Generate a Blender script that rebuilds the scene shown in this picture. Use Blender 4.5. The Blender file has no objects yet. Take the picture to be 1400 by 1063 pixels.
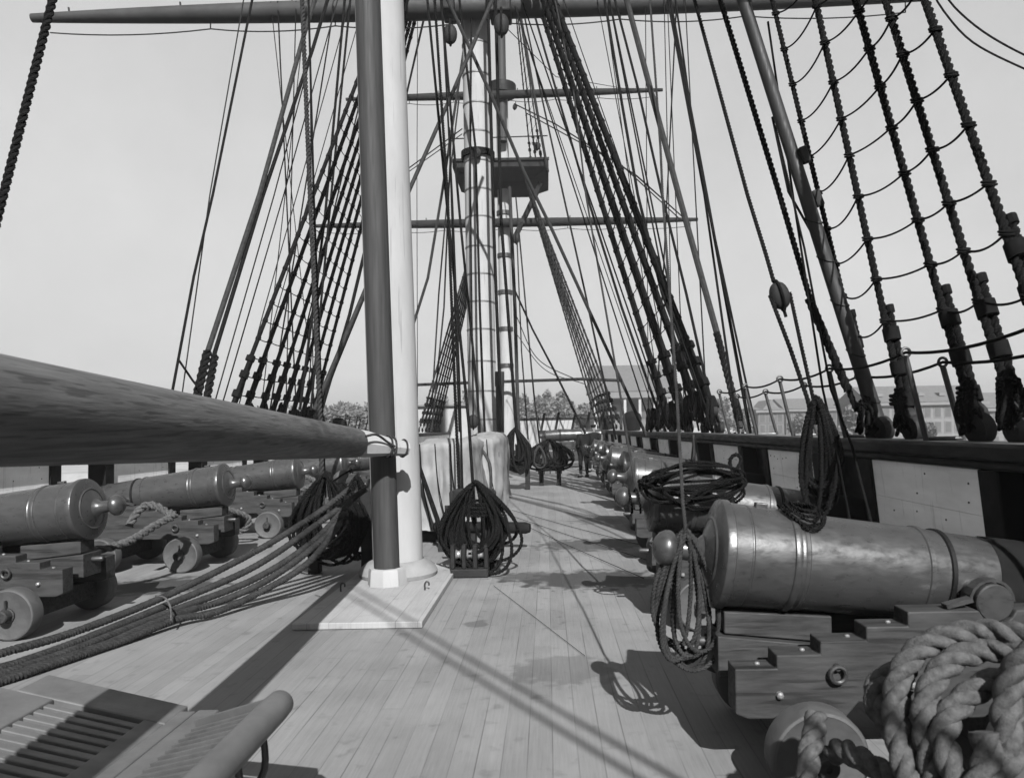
import bpy, math, random
from mathutils import Vector as V, Matrix, noise

SC = bpy.context.scene
COL = SC.collection
R = math.radians
# ------------------------------------------------------------------ camera, sky, sun, exposure
FPX, U0, V0, HC, ROLL = 1000.0, 748.0, 585.0, 1.65, 0.0175
cam_d = bpy.data.cameras.new('camera')
cam = bpy.data.objects.new('camera', cam_d)
COL.objects.link(cam)
cam_d.sensor_fit = 'HORIZONTAL'
cam_d.sensor_width = 36.0
cam_d.lens = 36.0 * FPX / 1400.0
cam_d.shift_x = -(U0 - 700.0) / 1400.0
cam_d.shift_y = (V0 - 531.5) / 1400.0
cam_d.clip_start = 0.05
cam_d.clip_end = 6000
cam_d.dof.use_dof = True
cam_d.dof.focus_distance = 7.0
cam_d.dof.aperture_fstop = 25.7 / 6.0
cam.matrix_world = Matrix.Translation((0, 0, HC)) @ Matrix.Rotation(math.pi / 2, 4, 'X') @ Matrix.Rotation(-ROLL, 4, 'Z')
SC.camera = cam

SUN_TO = V((0.24, -1.28, 1.0)).normalized()          # towards the sun
elev = math.asin(SUN_TO.z)
world = bpy.data.worlds.new('World')
SC.world = world
world.use_nodes = True
wn, wl = world.node_tree.nodes, world.node_tree.links
for n in list(wn):
    wn.remove(n)
sky = wn.new('ShaderNodeTexSky')
sky.sky_type = 'NISHITA'
sky.sun_disc = False
sky.sun_elevation = elev
sky.sun_rotation = math.atan2(SUN_TO.x, SUN_TO.y)
sky.dust_density = 4.0
sky.air_density = 2.0
# blue-sensitive plate: the sky's channels weighted to one grey
mxw = wn.new('ShaderNodeMath'); mxw.operation = 'MULTIPLY'; mxw.inputs[1].default_value = 2.2
bg = wn.new('ShaderNodeBackground')
bg.inputs['Strength'].default_value = 0.062
wo = wn.new('ShaderNodeOutputWorld')
dotw = wn.new('ShaderNodeVectorMath'); dotw.operation = 'DOT_PRODUCT'; dotw.inputs[1].default_value = (0.15, 0.10, 0.75)
wl.new(sky.outputs[0], dotw.inputs[0])
pw_ = wn.new('ShaderNodeMath'); pw_.operation = 'POWER'; pw_.inputs[1].default_value = 0.35   # the plate's flat response in the highlights
wl.new(dotw.outputs['Value'], pw_.inputs[0])
tcw = wn.new('ShaderNodeTexCoord')
nzw = wn.new('ShaderNodeTexNoise'); nzw.inputs['Scale'].default_value = 3.2; nzw.inputs['Detail'].default_value = 6; nzw.inputs['Roughness'].default_value = 0.6
wl.new(tcw.outputs['Generated'], nzw.inputs['Vector'])
mrw = wn.new('ShaderNodeMapRange'); mrw.inputs['From Min'].default_value = 0.3; mrw.inputs['From Max'].default_value = 0.7
mrw.inputs['To Min'].default_value = 0.93; mrw.inputs['To Max'].default_value = 1.09      # thin high cloud
wl.new(nzw.outputs['Fac'], mrw.inputs['Value'])
cmw = wn.new('ShaderNodeMath'); cmw.operation = 'MULTIPLY'
wl.new(pw_.outputs[0], cmw.inputs[0]); wl.new(mrw.outputs[0], cmw.inputs[1])
wl.new(cmw.outputs[0], mxw.inputs[0])
wl.new(mxw.outputs[0], bg.inputs['Color'])
wl.new(bg.outputs[0], wo.inputs[0])
sun_d = bpy.data.lights.new('sun', 'SUN')
sun_d.energy = 5.0
sun_d.angle = R(0.53)
sun_d.color = (1.0, 1.0, 1.0)
sun = bpy.data.objects.new('sun', sun_d)
sun.rotation_euler = SUN_TO.to_track_quat('Z', 'Y').to_euler()
sun.location = (0, 0, 30)
COL.objects.link(sun)
SC.view_settings.view_transform = 'Standard'
SC.view_settings.look = 'None'
SC.view_settings.exposure = 1.5
SC.view_settings.gamma = 1.0
try:
    SC.cycles.max_bounces = 5
    SC.cycles.diffuse_bounces = 2
    SC.cycles.use_adaptive_sampling = True
except Exception:
    pass

# ------------------------------------------------------------------ helpers
def P(u, v, Y):
    """point at depth Y seen at pixel (u, v) of the 1400 px photograph"""
    du, dv = u - U0, V0 - v
    c, s = math.cos(ROLL), math.sin(ROLL)
    return V(((du * c + dv * s) / FPX * Y, Y, HC + (dv * c - du * s) / FPX * Y))

def link(o, parent=None):
    COL.objects.link(o)
    if parent is not None:
        o.parent = parent
    return o

def tag(o, label=None, cat=None, group=None, kind=None):
    if label: o['label'] = label
    if cat: o['category'] = cat
    if group: o['group'] = group
    if kind: o['kind'] = kind
    return o

def thing(name, label, cat, loc=(0, 0, 0), group=None, rz=0.0):
    o = bpy.data.objects.new(name, None)
    o.empty_display_size = 0.2
    o.location = loc
    o.rotation_euler = (0, 0, rz)
    link(o)
    return tag(o, label, cat, group)

def frames(pts):
    """parallel transport frames"""
    n = len(pts)
    T = []
    for i in range(n):
        a = pts[max(0, i - 1)]
        b = pts[min(n - 1, i + 1)]
        d = b - a
        T.append(d.normalized() if d.length > 1e-9 else V((0, 0, 1)))
    ref = V((0, 0, 1)) if abs(T[0].z) < 0.9 else V((1, 0, 0))
    N = (ref - T[0] * ref.dot(T[0])).normalized()
    out = []
    for i in range(n):
        N = N - T[i] * N.dot(T[i])
        if N.length < 1e-6:
            ref = V((1, 0, 0))
            N = ref - T[i] * ref.dot(T[i])
        N.normalize()
        out.append((T[i], N.copy(), T[i].cross(N)))
    return out

def spline(ctrl, step=0.06):
    """Catmull-Rom through the control points"""
    c = [V(p) for p in ctrl]
    if len(c) < 3:
        return resample(c, step)
    c = [c[0] * 2 - c[1]] + c + [c[-1] * 2 - c[-2]]
    out = []
    for i in range(1, len(c) - 2):
        p0, p1, p2, p3 = c[i - 1:i + 3]
        k = max(2, int((p2 - p1).length / step))
        for j in range(k):
            t = j / k
            out.append(0.5 * ((2 * p1) + (p2 - p0) * t + (2 * p0 - 5 * p1 + 4 * p2 - p3) * t * t + (3 * p1 - p0 - 3 * p2 + p3) * t ** 3))
    out.append(c[-2])
    return out

def resample(pts, step):
    out = [V(pts[0])]
    for a, b in zip(pts[:-1], pts[1:]):
        a, b = V(a), V(b)
        k = max(1, int((b - a).length / step))
        for j in range(1, k + 1):
            out.append(a.lerp(b, j / k))
    return out

def sag(a, b, depth, n=8):
    a, b = V(a), V(b)
    return [a.lerp(b, i / n) - V((0, 0, depth * 4 * (i / n) * (1 - i / n))) for i in range(n + 1)]

class MB:
    def __init__(s):
        s.v, s.f, s.sm = [], [], []
    def add(s, verts, faces, smooth=False):
        o = len(s.v)
        s.v += [tuple(p) for p in verts]
        s.f += [tuple(i + o for i in f) for f in faces]
        s.sm += [smooth] * len(faces)
        return s
    def hexa(s, p):
        """8 points: bottom four then top four"""
        return s.add(p, [(0, 3, 2, 1), (4, 5, 6, 7), (0, 1, 5, 4), (1, 2, 6, 5), (2, 3, 7, 6), (3, 0, 4, 7)])
    def box(s, lo, hi, m=None):
        x0, y0, z0 = lo
        x1, y1, z1 = hi
        p = [V((x0, y0, z0)), V((x1, y0, z0)), V((x1, y1, z0)), V((x0, y1, z0)), V((x0, y0, z1)), V((x1, y0, z1)), V((x1, y1, z1)), V((x0, y1, z1))]
        if m is not None:
            p = [m @ q for q in p]
        return s.hexa(p)
    def beam(s, a, b, w, h, up=V((0, 0, 1))):
        a, b = V(a), V(b)
        d = (b - a).normalized()
        x = d.cross(up).normalized()
        z = x.cross(d)
        p = []
        for q in (a, b):
            p.append([q - x * w / 2 - z * h / 2, q + x * w / 2 - z * h / 2, q + x * w / 2 + z * h / 2, q - x * w / 2 + z * h / 2])
        return s.add(p[0] + p[1], [(0, 1, 2, 3), (7, 6, 5, 4), (0, 4, 5, 1), (1, 5, 6, 2), (2, 6, 7, 3), (3, 7, 4, 0)])
    def tube(s, pts, r, n=8, cap=True):
        pts = [V(p) for p in pts]
        rs = r if isinstance(r, (list, tuple)) else [r] * len(pts)
        vs, fs = [], []
        for (T, N, B), p, q in zip(frames(pts), pts, rs):
            for k in range(n):
                a = 2 * math.pi * k / n
                vs.append(p + N * (q * math.cos(a)) + B * (q * math.sin(a)))
        L = len(pts)
        for i in range(L - 1):
            for k in range(n):
                k2 = (k + 1) % n
                fs.append((i * n + k, i * n + k2, (i + 1) * n + k2, (i + 1) * n + k))
        s.add(vs, fs, n > 5)
        if cap:
            s.add(vs[:n], [tuple(range(n))[::-1]])
            s.add(vs[-n:], [tuple(range(n))])
        return s
    def rope(s, pts, r, lobes=3, pitch=None, n=12, step=None, c=0.47, q=0.545):
        """laid rope: three round strands twisted together; the mesh lines run along the strands so the grooves stay crisp"""
        pitch = pitch or r * 5.2
        per = max(3, n // 3)
        n = per * 3
        step = step or pitch / 9.0
        P_ = resample(pts, step)
        sec = []
        for k in range(n):
            th = (k % per) / per * 2 * math.pi / 3 - math.pi / 3       # -60 deg at the groove
            sec.append((2 * math.pi * k / n, r * (c * math.cos(th) + math.sqrt(q * q - (c * math.sin(th)) ** 2))))
        vs, fs = [], []
        dist = 0.0
        prev = P_[0]
        for (T, N, B), p in zip(frames(P_), P_):
            dist += (p - prev).length
            prev = p
            ph = 2 * math.pi * dist / pitch
            for a0, rad in sec:
                a = a0 + ph
                vs.append(p + N * (rad * math.cos(a)) + B * (rad * math.sin(a)))
        L = len(P_)
        for i in range(L - 1):
            for k in range(n):
                k2 = (k + 1) % n
                fs.append((i * n + k, i * n + k2, (i + 1) * n + k2, (i + 1) * n + k))
        s.add(vs, fs, True)
        s.add(vs[:n], [tuple(range(n))[::-1]])
        s.add(vs[-n:], [tuple(range(n))])
        return s
    def lathe(s, prof, o, axis, n=24, cap=True):
        o, axis = V(o), V(axis).normalized()
        ref = V((0, 0, 1)) if abs(axis.z) < 0.9 else V((1, 0, 0))
        N = (ref - axis * ref.dot(axis)).normalized()
        B = axis.cross(N)
        vs, fs = [], []
        for a, r in prof:
            for k in range(n):
                t = 2 * math.pi * k / n
                vs.append(o + axis * a + N * (r * math.cos(t)) + B * (r * math.sin(t)))
        for i in range(len(prof) - 1):
            for k in range(n):
                k2 = (k + 1) % n
                fs.append((i * n + k, i * n + k2, (i + 1) * n + k2, (i + 1) * n + k))
        s.add(vs, fs, True)
        if cap:
            s.add(vs[:n], [tuple(range(n))[::-1]])
            s.add(vs[-n:], [tuple(range(n))])
        return s
    def prism(s, poly, d):
        """closed polygon extruded by vector d"""
        n = len(poly)
        poly = [V(p) for p in poly]
        d = V(d)
        vs = poly + [p + d for p in poly]
        fs = [tuple(range(n))[::-1], tuple(range(n, 2 * n))]
        for i in range(n):
            j = (i + 1) % n
            fs.append((i, j, j + n, i + n))
        return s.add(vs, fs)
    def build(s, name, mat, parent=None, bevel=0.0, sharp=35):
        me = bpy.data.meshes.new(name)
        me.from_pydata(s.v, [], s.f)
        me.polygons.foreach_set('use_smooth', s.sm)
        me.update()
        if any(s.sm) and sharp:
            try:
                me.set_sharp_from_angle(angle=R(sharp))
            except Exception:
                pass
        if mat is not None:
            me.materials.append(mat)
        o = bpy.data.objects.new(name, me)
        link(o, parent)
        if bevel > 0:
            b = o.modifiers.new('bevel', 'BEVEL')
            b.width = bevel
            b.segments = 2
            b.limit_method = 'ANGLE'
            b.angle_limit = R(40)
        return o

def kids(o):
    return [c for c in COL.objects if c.parent == o]

def copy_tree(o, parent=None, kidmap=None):
    if kidmap is None:
        kidmap = {}
        for c in COL.objects:
            if c.parent is not None:
                kidmap.setdefault(c.parent.name, []).append(c)
    c = o.copy()
    COL.objects.link(c)
    if parent is not None:
        c.parent = parent
    for ch in kidmap.get(o.name, []):
        copy_tree(ch, c, kidmap)
    return c

# ------------------------------------------------------------------ materials (a grey plate: every colour is neutral)
def g(v):
    return (v, v, v, 1.0)

def mat(name, base, rough=0.7, metal=0.0, var=0.25, scale=6.0, stretch=(1, 1, 1), bump=0.0, bscale=None, spec=0.5, coord='Object', fine=0.0, cracks=None):
    m = bpy.data.materials.new(name)
    m.use_nodes = True
    nt = m.node_tree
    b = nt.nodes['Principled BSDF']
    b.inputs['Roughness'].default_value = rough
    b.inputs['Metallic'].default_value = metal
    b.inputs['Specular IOR Level'].default_value = spec
    tc = nt.nodes.new('ShaderNodeTexCoord')
    mp = nt.nodes.new('ShaderNodeMapping')
    mp.inputs['Scale'].default_value = stretch
    nt.links.new(tc.outputs[coord], mp.inputs[0])
    nz = nt.nodes.new('ShaderNodeTexNoise')
    nz.inputs['Scale'].default_value = scale
    nz.inputs['Detail'].default_value = 7
    nz.inputs['Roughness'].default_value = 0.62
    nt.links.new(mp.outputs[0], nz.inputs['Vector'])
    cr = nt.nodes.new('ShaderNodeValToRGB')
    cr.color_ramp.elements[0].position = 0.28
    cr.color_ramp.elements[1].position = 0.74
    cr.color_ramp.elements[0].color = g(base * (1 - var))
    cr.color_ramp.elements[1].color = g(min(0.9, base * (1 + var)))
    nt.links.new(nz.outputs['Fac'], cr.inputs[0])
    nt.links.new(cr.outputs[0], b.inputs['Base Color'])
    rm = nt.nodes.new('ShaderNodeMapRange')
    rm.inputs['From Min'].default_value = 0.3
    rm.inputs['From Max'].default_value = 0.7
    rm.inputs['To Min'].default_value = max(0.05, rough - 0.10)
    rm.inputs['To Max'].default_value = min(1.0, rough + 0.12)
    nr = nt.nodes.new('ShaderNodeTexNoise')
    nr.inputs['Scale'].default_value = scale * 2.3
    nr.inputs['Detail'].default_value = 6
    nt.links.new(mp.outputs[0], nr.inputs['Vector'])
    nt.links.new(nr.outputs['Fac'], rm.inputs['Value'])
    nt.links.new(rm.outputs[0], b.inputs['Roughness'])
    if cracks:
        cs, amt, thr = cracks
        mc = nt.nodes.new('ShaderNodeMapping')
        mc.inputs['Scale'].default_value = cs
        nt.links.new(tc.outputs[coord], mc.inputs[0])
        nc = nt.nodes.new('ShaderNodeTexNoise')
        nc.inputs['Scale'].default_value = 1.0
        nc.inputs['Detail'].default_value = 4
        nt.links.new(mc.outputs[0], nc.inputs['Vector'])
        rc = nt.nodes.new('ShaderNodeMapRange')
        rc.inputs['From Min'].default_value = thr
        rc.inputs['From Max'].default_value = thr + 0.05
        rc.inputs['To Min'].default_value = 1.0
        rc.inputs['To Max'].default_value = 1.0 - amt
        nt.links.new(nc.outputs['Fac'], rc.inputs['Value'])
        mu = nt.nodes.new('ShaderNodeVectorMath')
        mu.operation = 'SCALE'
        nt.links.new(cr.outputs[0], mu.inputs[0])
        nt.links.new(rc.outputs[0], mu.inputs['Scale'])
        nt.links.new(mu.outputs[0], b.inputs['Base Color'])
    if bump > 0:
        n2 = nt.nodes.new('ShaderNodeTexNoise')
        n2.inputs['Scale'].default_value = bscale or scale * 4
        n2.inputs['Detail'].default_value = 5
        nt.links.new(mp.outputs[0], n2.inputs['Vector'])
        bp = nt.nodes.new('ShaderNodeBump')
        bp.inputs['Strength'].default_value = bump
        bp.inputs['Distance'].default_value = 0.01
        nt.links.new(n2.outputs['Fac'], bp.inputs['Height'])
        nt.links.new(bp.outputs[0], b.inputs['Normal'])
    return m

MT = {}
MT['white'] = mat('white_paint', 0.185, 0.85, spec=0.12, var=0.13, scale=3.2, stretch=(1, 1, 0.3), bump=0.15, bscale=25, cracks=((30, 30, 1.2), 0.22, 0.62))
MT['bulwark_white'] = mat('bulwark_white', 0.62, 0.6, var=0.22, scale=2.2, stretch=(1, 0.5, 2), bump=0.15, bscale=18, cracks=((20, 20, 1.4), 0.18, 0.60))
MT['canvas'] = mat('canvas', 0.125, 0.95, spec=0.1, var=0.25, scale=3.5, bump=0.35, bscale=12)
MT['black'] = mat('black_paint', 0.004, 0.6, spec=0.12, var=0.35, scale=5, bump=0.1, bscale=30)
MT['rail'] = mat('rail_paint', 0.005, 0.5, spec=0.15, var=0.4, scale=4, stretch=(3, 0.6, 3), bump=0.1, bscale=30)
MT['tar'] = mat('tarred_rope', 0.0045, 0.9, var=0.4, scale=18, spec=0.04)
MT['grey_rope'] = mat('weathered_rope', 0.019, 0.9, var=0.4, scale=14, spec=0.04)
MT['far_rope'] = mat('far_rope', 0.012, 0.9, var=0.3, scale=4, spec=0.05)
MT['manila'] = mat('manila_rope', 0.046, 0.95, var=0.55, scale=40, stretch=(1, 1, 1), bump=0.55, bscale=260, spec=0.1)
MT['gun'] = mat('gun_metal', 0.022, 0.34, metal=0.10, var=0.22, scale=6, stretch=(1, 2.2, 2.2), bump=0.10, bscale=26, spec=0.5, cracks=((16, 26, 26), 0.25, 0.62))
MT['cover'] = mat('dull_black', 0.005, 0.95, spec=0.1, var=0.4, scale=6)  # dull black shared by the painted muzzle shade, the cowls and the roll
MT['carriage'] = mat('carriage_wood', 0.017, 0.7, var=0.6, scale=4, stretch=(1.0, 4, 5), bump=0.25, bscale=9, spec=0.25, cracks=((1.6, 30, 34), 0.6, 0.57))
MT['wheel'] = mat('truck_wood', 0.027, 0.6, var=0.3, scale=7, bump=0.2, bscale=30)
MT['iron'] = mat('iron', 0.03, 0.45, metal=0.5, var=0.4, scale=9, bump=0.15)
MT['bright'] = mat('worn_metal', 0.35, 0.3, metal=0.8, var=0.25, scale=9)
MT['spar'] = mat('varnished_spar', 0.056, 0.55, var=0.36, scale=2.6, stretch=(9, 0.6, 9), bump=0.30, bscale=9, spec=0.15, cracks=((70, 1.1, 70), 0.42, 0.56))
MT['yard'] = mat('yard_paint', 0.022, 0.6, var=0.3, scale=2, spec=0.15)
MT['pole'] = mat('oiled_pole', 0.019, 0.68, spec=0.2, var=0.45, scale=3.0, stretch=(8, 8, 0.35), bump=0.10, bscale=8)
MT['bench'] = mat('bench_wood', 0.050, 0.55, var=0.30, scale=5, bump=0.2, bscale=20)
MT['block'] = mat('block_wood', 0.009, 0.7, spec=0.15, var=0.4, scale=8)
MT['bitt'] = mat('bitt_wood', 0.011, 0.8, spec=0.1, var=0.4, scale=6)
MT['cloth_dark'] = mat('dark_cloth', 0.007, 0.95, spec=0.05, var=0.3, scale=6)
MT['cloth_mid'] = mat('grey_cloth', 0.05, 0.95, var=0.25, scale=6)
MT['skin'] = mat('skin', 0.11, 0.6, var=0.1, scale=6)
MT['leaf'] = mat('leaf', 0.05, 0.8, var=0.45, scale=0.5)
MT['trunk'] = mat('bark', 0.05, 0.9, var=0.3, scale=4)
MT['stone'] = mat('pale_wall', 0.075, 0.9, var=0.12, scale=0.6)
MT['brick'] = mat('brick_wall', 0.04, 0.9, var=0.18, scale=0.8)
MT['dark_pole'] = mat('dark_pole', 0.010, 0.6, var=0.4, scale=3, stretch=(8, 8, 0.4), spec=0.2)
MT['slate'] = mat('roof_slate', 0.05, 0.7, var=0.15, scale=1.2)
MT['glass'] = mat('window_glass', 0.045, 0.15, var=0.2, scale=1)
MT['shore'] = mat('shore_ground', 0.14, 0.95, var=0.35, scale=0.15)
MT['water'] = mat('harbour_water', 0.05, 0.18, var=0.3, scale=0.4, bump=0.6, bscale=1.2)
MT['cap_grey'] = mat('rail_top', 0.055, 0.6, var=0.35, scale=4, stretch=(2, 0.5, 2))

def deck_material(name, w, base, seam=0.16, axis='X', length=6.5):
    m = bpy.data.materials.new(name)
    m.use_nodes = True
    nt = m.node_tree
    N, L = nt.nodes, nt.links
    b = N['Principled BSDF']
    b.inputs['Specular IOR Level'].default_value = 0.25
    tc = N.new('ShaderNodeTexCoord')
    sx = N.new('ShaderNodeSeparateXYZ')
    L.new(tc.outputs['Object'], sx.inputs[0])
    def mth(op, a, b_=None, c=None):
        q = N.new('ShaderNodeMath')
        q.operation = op
        for i, x in enumerate((a, b_, c)):
            if x is None:
                continue
            if isinstance(x, (int, float)):
                q.inputs[i].default_value = x
            else:
                L.new(x, q.inputs[i])
        return q.outputs[0]
    xs = mth('DIVIDE', sx.outputs['X'], w)
    pid = mth('FLOOR', xs)
    fx = mth('FRACT', xs)
    wn_ = N.new('ShaderNodeTexWhiteNoise'); wn_.noise_dimensions = '1D'
    L.new(pid, wn_.inputs['W'])
    ys = mth('ADD', mth('DIVIDE', sx.outputs['Y'], length), mth('MULTIPLY', wn_.outputs['Value'], 7.0))
    fy = mth('FRACT', ys)
    bid = mth('FLOOR', ys)
    wn2 = N.new('ShaderNodeTexWhiteNoise'); wn2.noise_dimensions = '2D'
    cmb = N.new('ShaderNodeCombineXYZ')
    L.new(pid, cmb.inputs[0]); L.new(bid, cmb.inputs[1])
    L.new(cmb.outputs[0], wn2.inputs['Vector'])
    # seams: distance to plank edge
    ex = mth('MULTIPLY', mth('MINIMUM', fx, mth('SUBTRACT', 1.0, fx)), w)
    ey = mth('MULTIPLY', mth('MINIMUM', fy, mth('SUBTRACT', 1.0, fy)), length)
    ed = mth('MINIMUM', ex, ey)
    mr = N.new('ShaderNodeMapRange')
    mr.inputs['From Min'].default_value = 0.0018
    mr.inputs['From Max'].default_value = 0.0045
    mr.inputs['To Min'].default_value = 1.0
    mr.inputs['To Max'].default_value = 0.0
    L.new(ed, mr.inputs['Value'])
    # some seams are nearly closed, others open: fade by a slow noise
    nzs = N.new('ShaderNodeTexNoise'); nzs.inputs['Scale'].default_value = 1.1; nzs.inputs['Detail'].default_value = 4
    mps = N.new('ShaderNodeMapping'); mps.inputs['Scale'].default_value = (4.0, 0.9, 1)
    L.new(tc.outputs['Object'], mps.inputs[0]); L.new(mps.outputs[0], nzs.inputs['Vector'])
    mrs = N.new('ShaderNodeMapRange'); mrs.inputs['From Min'].default_value = 0.36; mrs.inputs['From Max'].default_value = 0.62
    L.new(nzs.outputs['Fac'], mrs.inputs['Value'])
    seamf = mth('MULTIPLY', mr.outputs[0], mth('MULTIPLY_ADD', mrs.outputs[0], 0.50, 0.06))
    # grain and blotches
    mpg = N.new('ShaderNodeMapping'); mpg.inputs['Scale'].default_value = (40, 1.6, 1)
    L.new(tc.outputs['Object'], mpg.inputs[0])
    ng = N.new('ShaderNodeTexNoise'); ng.inputs['Scale'].default_value = 1.6; ng.inputs['Detail'].default_value = 8; ng.inputs['Roughness'].default_value = 0.7
    L.new(mpg.outputs[0], ng.inputs['Vector'])
    nb = N.new('ShaderNodeTexNoise'); nb.inputs['Scale'].default_value = 0.9; nb.inputs['Detail'].default_value = 8; nb.inputs['Roughness'].default_value = 0.62
    L.new(tc.outputs['Object'], nb.inputs['Vector'])
    nd = N.new('ShaderNodeTexNoise'); nd.inputs['Scale'].default_value = 7.0; nd.inputs['Detail'].default_value = 6
    L.new(tc.outputs['Object'], nd.inputs['Vector'])
    spots = N.new('ShaderNodeMapRange'); spots.inputs['From Min'].default_value = 0.60; spots.inputs['From Max'].default_value = 0.72
    L.new(nd.outputs['Fac'], spots.inputs['Value'])
    val = mth('ADD', 1.0, mth('MULTIPLY', mth('SUBTRACT', wn2.outputs['Value'], 0.5), 0.17))
    val = mth('ADD', val, mth('MULTIPLY', mth('SUBTRACT', ng.outputs['Fac'], 0.5), 0.60))
    val = mth('ADD', val, mth('MULTIPLY', mth('SUBTRACT', nb.outputs['Fac'], 0.5), 0.95))
    val = mth('SUBTRACT', val, mth('MULTIPLY', spots.outputs[0], 0.26))
    val = mth('MULTIPLY', val, base)
    # dark patches with a ragged outline on the planking
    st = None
    for (cx, cy, rx, ry, a) in DARK_PATCHES:
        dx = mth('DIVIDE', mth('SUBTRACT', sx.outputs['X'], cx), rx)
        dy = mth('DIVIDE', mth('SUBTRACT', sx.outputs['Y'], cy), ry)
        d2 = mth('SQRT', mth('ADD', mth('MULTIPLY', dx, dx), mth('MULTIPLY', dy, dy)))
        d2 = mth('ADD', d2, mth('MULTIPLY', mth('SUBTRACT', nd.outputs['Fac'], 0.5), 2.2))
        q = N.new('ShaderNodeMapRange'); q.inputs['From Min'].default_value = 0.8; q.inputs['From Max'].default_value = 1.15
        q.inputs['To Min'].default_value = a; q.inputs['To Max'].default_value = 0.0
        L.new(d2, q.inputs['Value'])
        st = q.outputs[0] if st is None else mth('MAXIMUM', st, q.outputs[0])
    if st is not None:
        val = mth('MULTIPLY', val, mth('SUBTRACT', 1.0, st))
    col = N.new('ShaderNodeMix'); col.data_type = 'FLOAT'
    L.new(seamf, col.inputs[0]); L.new(val, col.inputs[2]); col.inputs[3].default_value = base * seam
    L.new(col.outputs[0], b.inputs['Base Color'])
    rr = mth('MULTIPLY_ADD', nb.outputs['Fac'], 0.25, 0.55)
    L.new(rr, b.inputs['Roughness'])
    bp = N.new('ShaderNodeBump'); bp.inputs['Strength'].default_value = 0.35; bp.inputs['Distance'].default_value = 0.004
    hh = mth('SUBTRACT', mth('MULTIPLY', ng.outputs['Fac'], 0.5), seamf)
    L.new(hh, bp.inputs['Height'])
    L.new(bp.outputs[0], b.inputs['Normal'])
    return m

DARK_PATCHES = [(0.50, 7.95, 0.85, 0.48, 0.75), (-0.15, 8.15, 0.45, 0.25, 0.6), (0.6, 10.3, 0.8, 0.5, 0.65), (0.9, 12.9, 0.5, 0.45, 0.45), (-4.25, 8.0, 0.7, 0.45, 0.75), (-3.0, 9.0, 0.3, 0.25, 0.4), (0.1, 5.0, 0.35, 0.3, 0.3), (-0.62, 6.2, 0.10, 0.12, 0.4)]
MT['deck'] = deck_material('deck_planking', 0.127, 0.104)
DARK_PATCHES = []
MT['plinth'] = deck_material('white_plinth', 0.185, 0.165, 0.3)

CX = -1.65                 # the ship's centreline
XR, XL = 2.60, -5.90       # bulwark faces
DZ = 0.0

# ------------------------------------------------------------------ setting
def sheet(name, pts, m):
    o = MB().add(pts, [tuple(range(len(pts)))]).build(name, m)
    return tag(o, kind='structure')

sheet('water', [(-3000, -3000, -5), (3000, -3000, -5), (3000, 3000, -5), (-3000, 3000, -5)], MT['water'])
# quay and shore: a low shelf of land ahead and to starboard
land = MB()
land.box((-700, 95, -9), (900, 1500, -3.2))
land.box((26, -200, -9), (900, 94.9, -3.3))
tag(land.build('ground', MT['shore']), kind='structure')

# deck
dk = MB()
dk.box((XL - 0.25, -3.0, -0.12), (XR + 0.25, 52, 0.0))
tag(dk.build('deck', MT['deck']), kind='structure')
hull = MB()
for a, b in ((XL - 0.42, XL - 0.26), (XR + 0.26, XR + 0.42)):
    hull.box((a, -3.0, -6.5), (b, 52, 0.25))
hull.box((XL - 0.41, 52.0, -6.5), (XR + 0.41, 52.2, 1.2))
hull.box((XL - 0.41, -3.2, -6.5), (XR + 0.41, -3.0, 1.5))
tag(hull.build('ship_hull', MT['black']), 'black wooden hull carrying the gun deck', 'ship hull')

GUN_R = [3.70, 6.42, 9.15, 11.95, 14.8, 17.6, 20.4, 23.2]
GUN_L = [6.5, 9.28, 12.0, 14.75, 17.5]
GUN_L_PORTS = [0.9, 3.7] + GUN_L + [20.3, 23.1, 25.9, 28.7, 31.5]
GUN_R_PORTS = [0.85] + GUN_R + [26.0, 28.8, 31.6]

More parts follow.
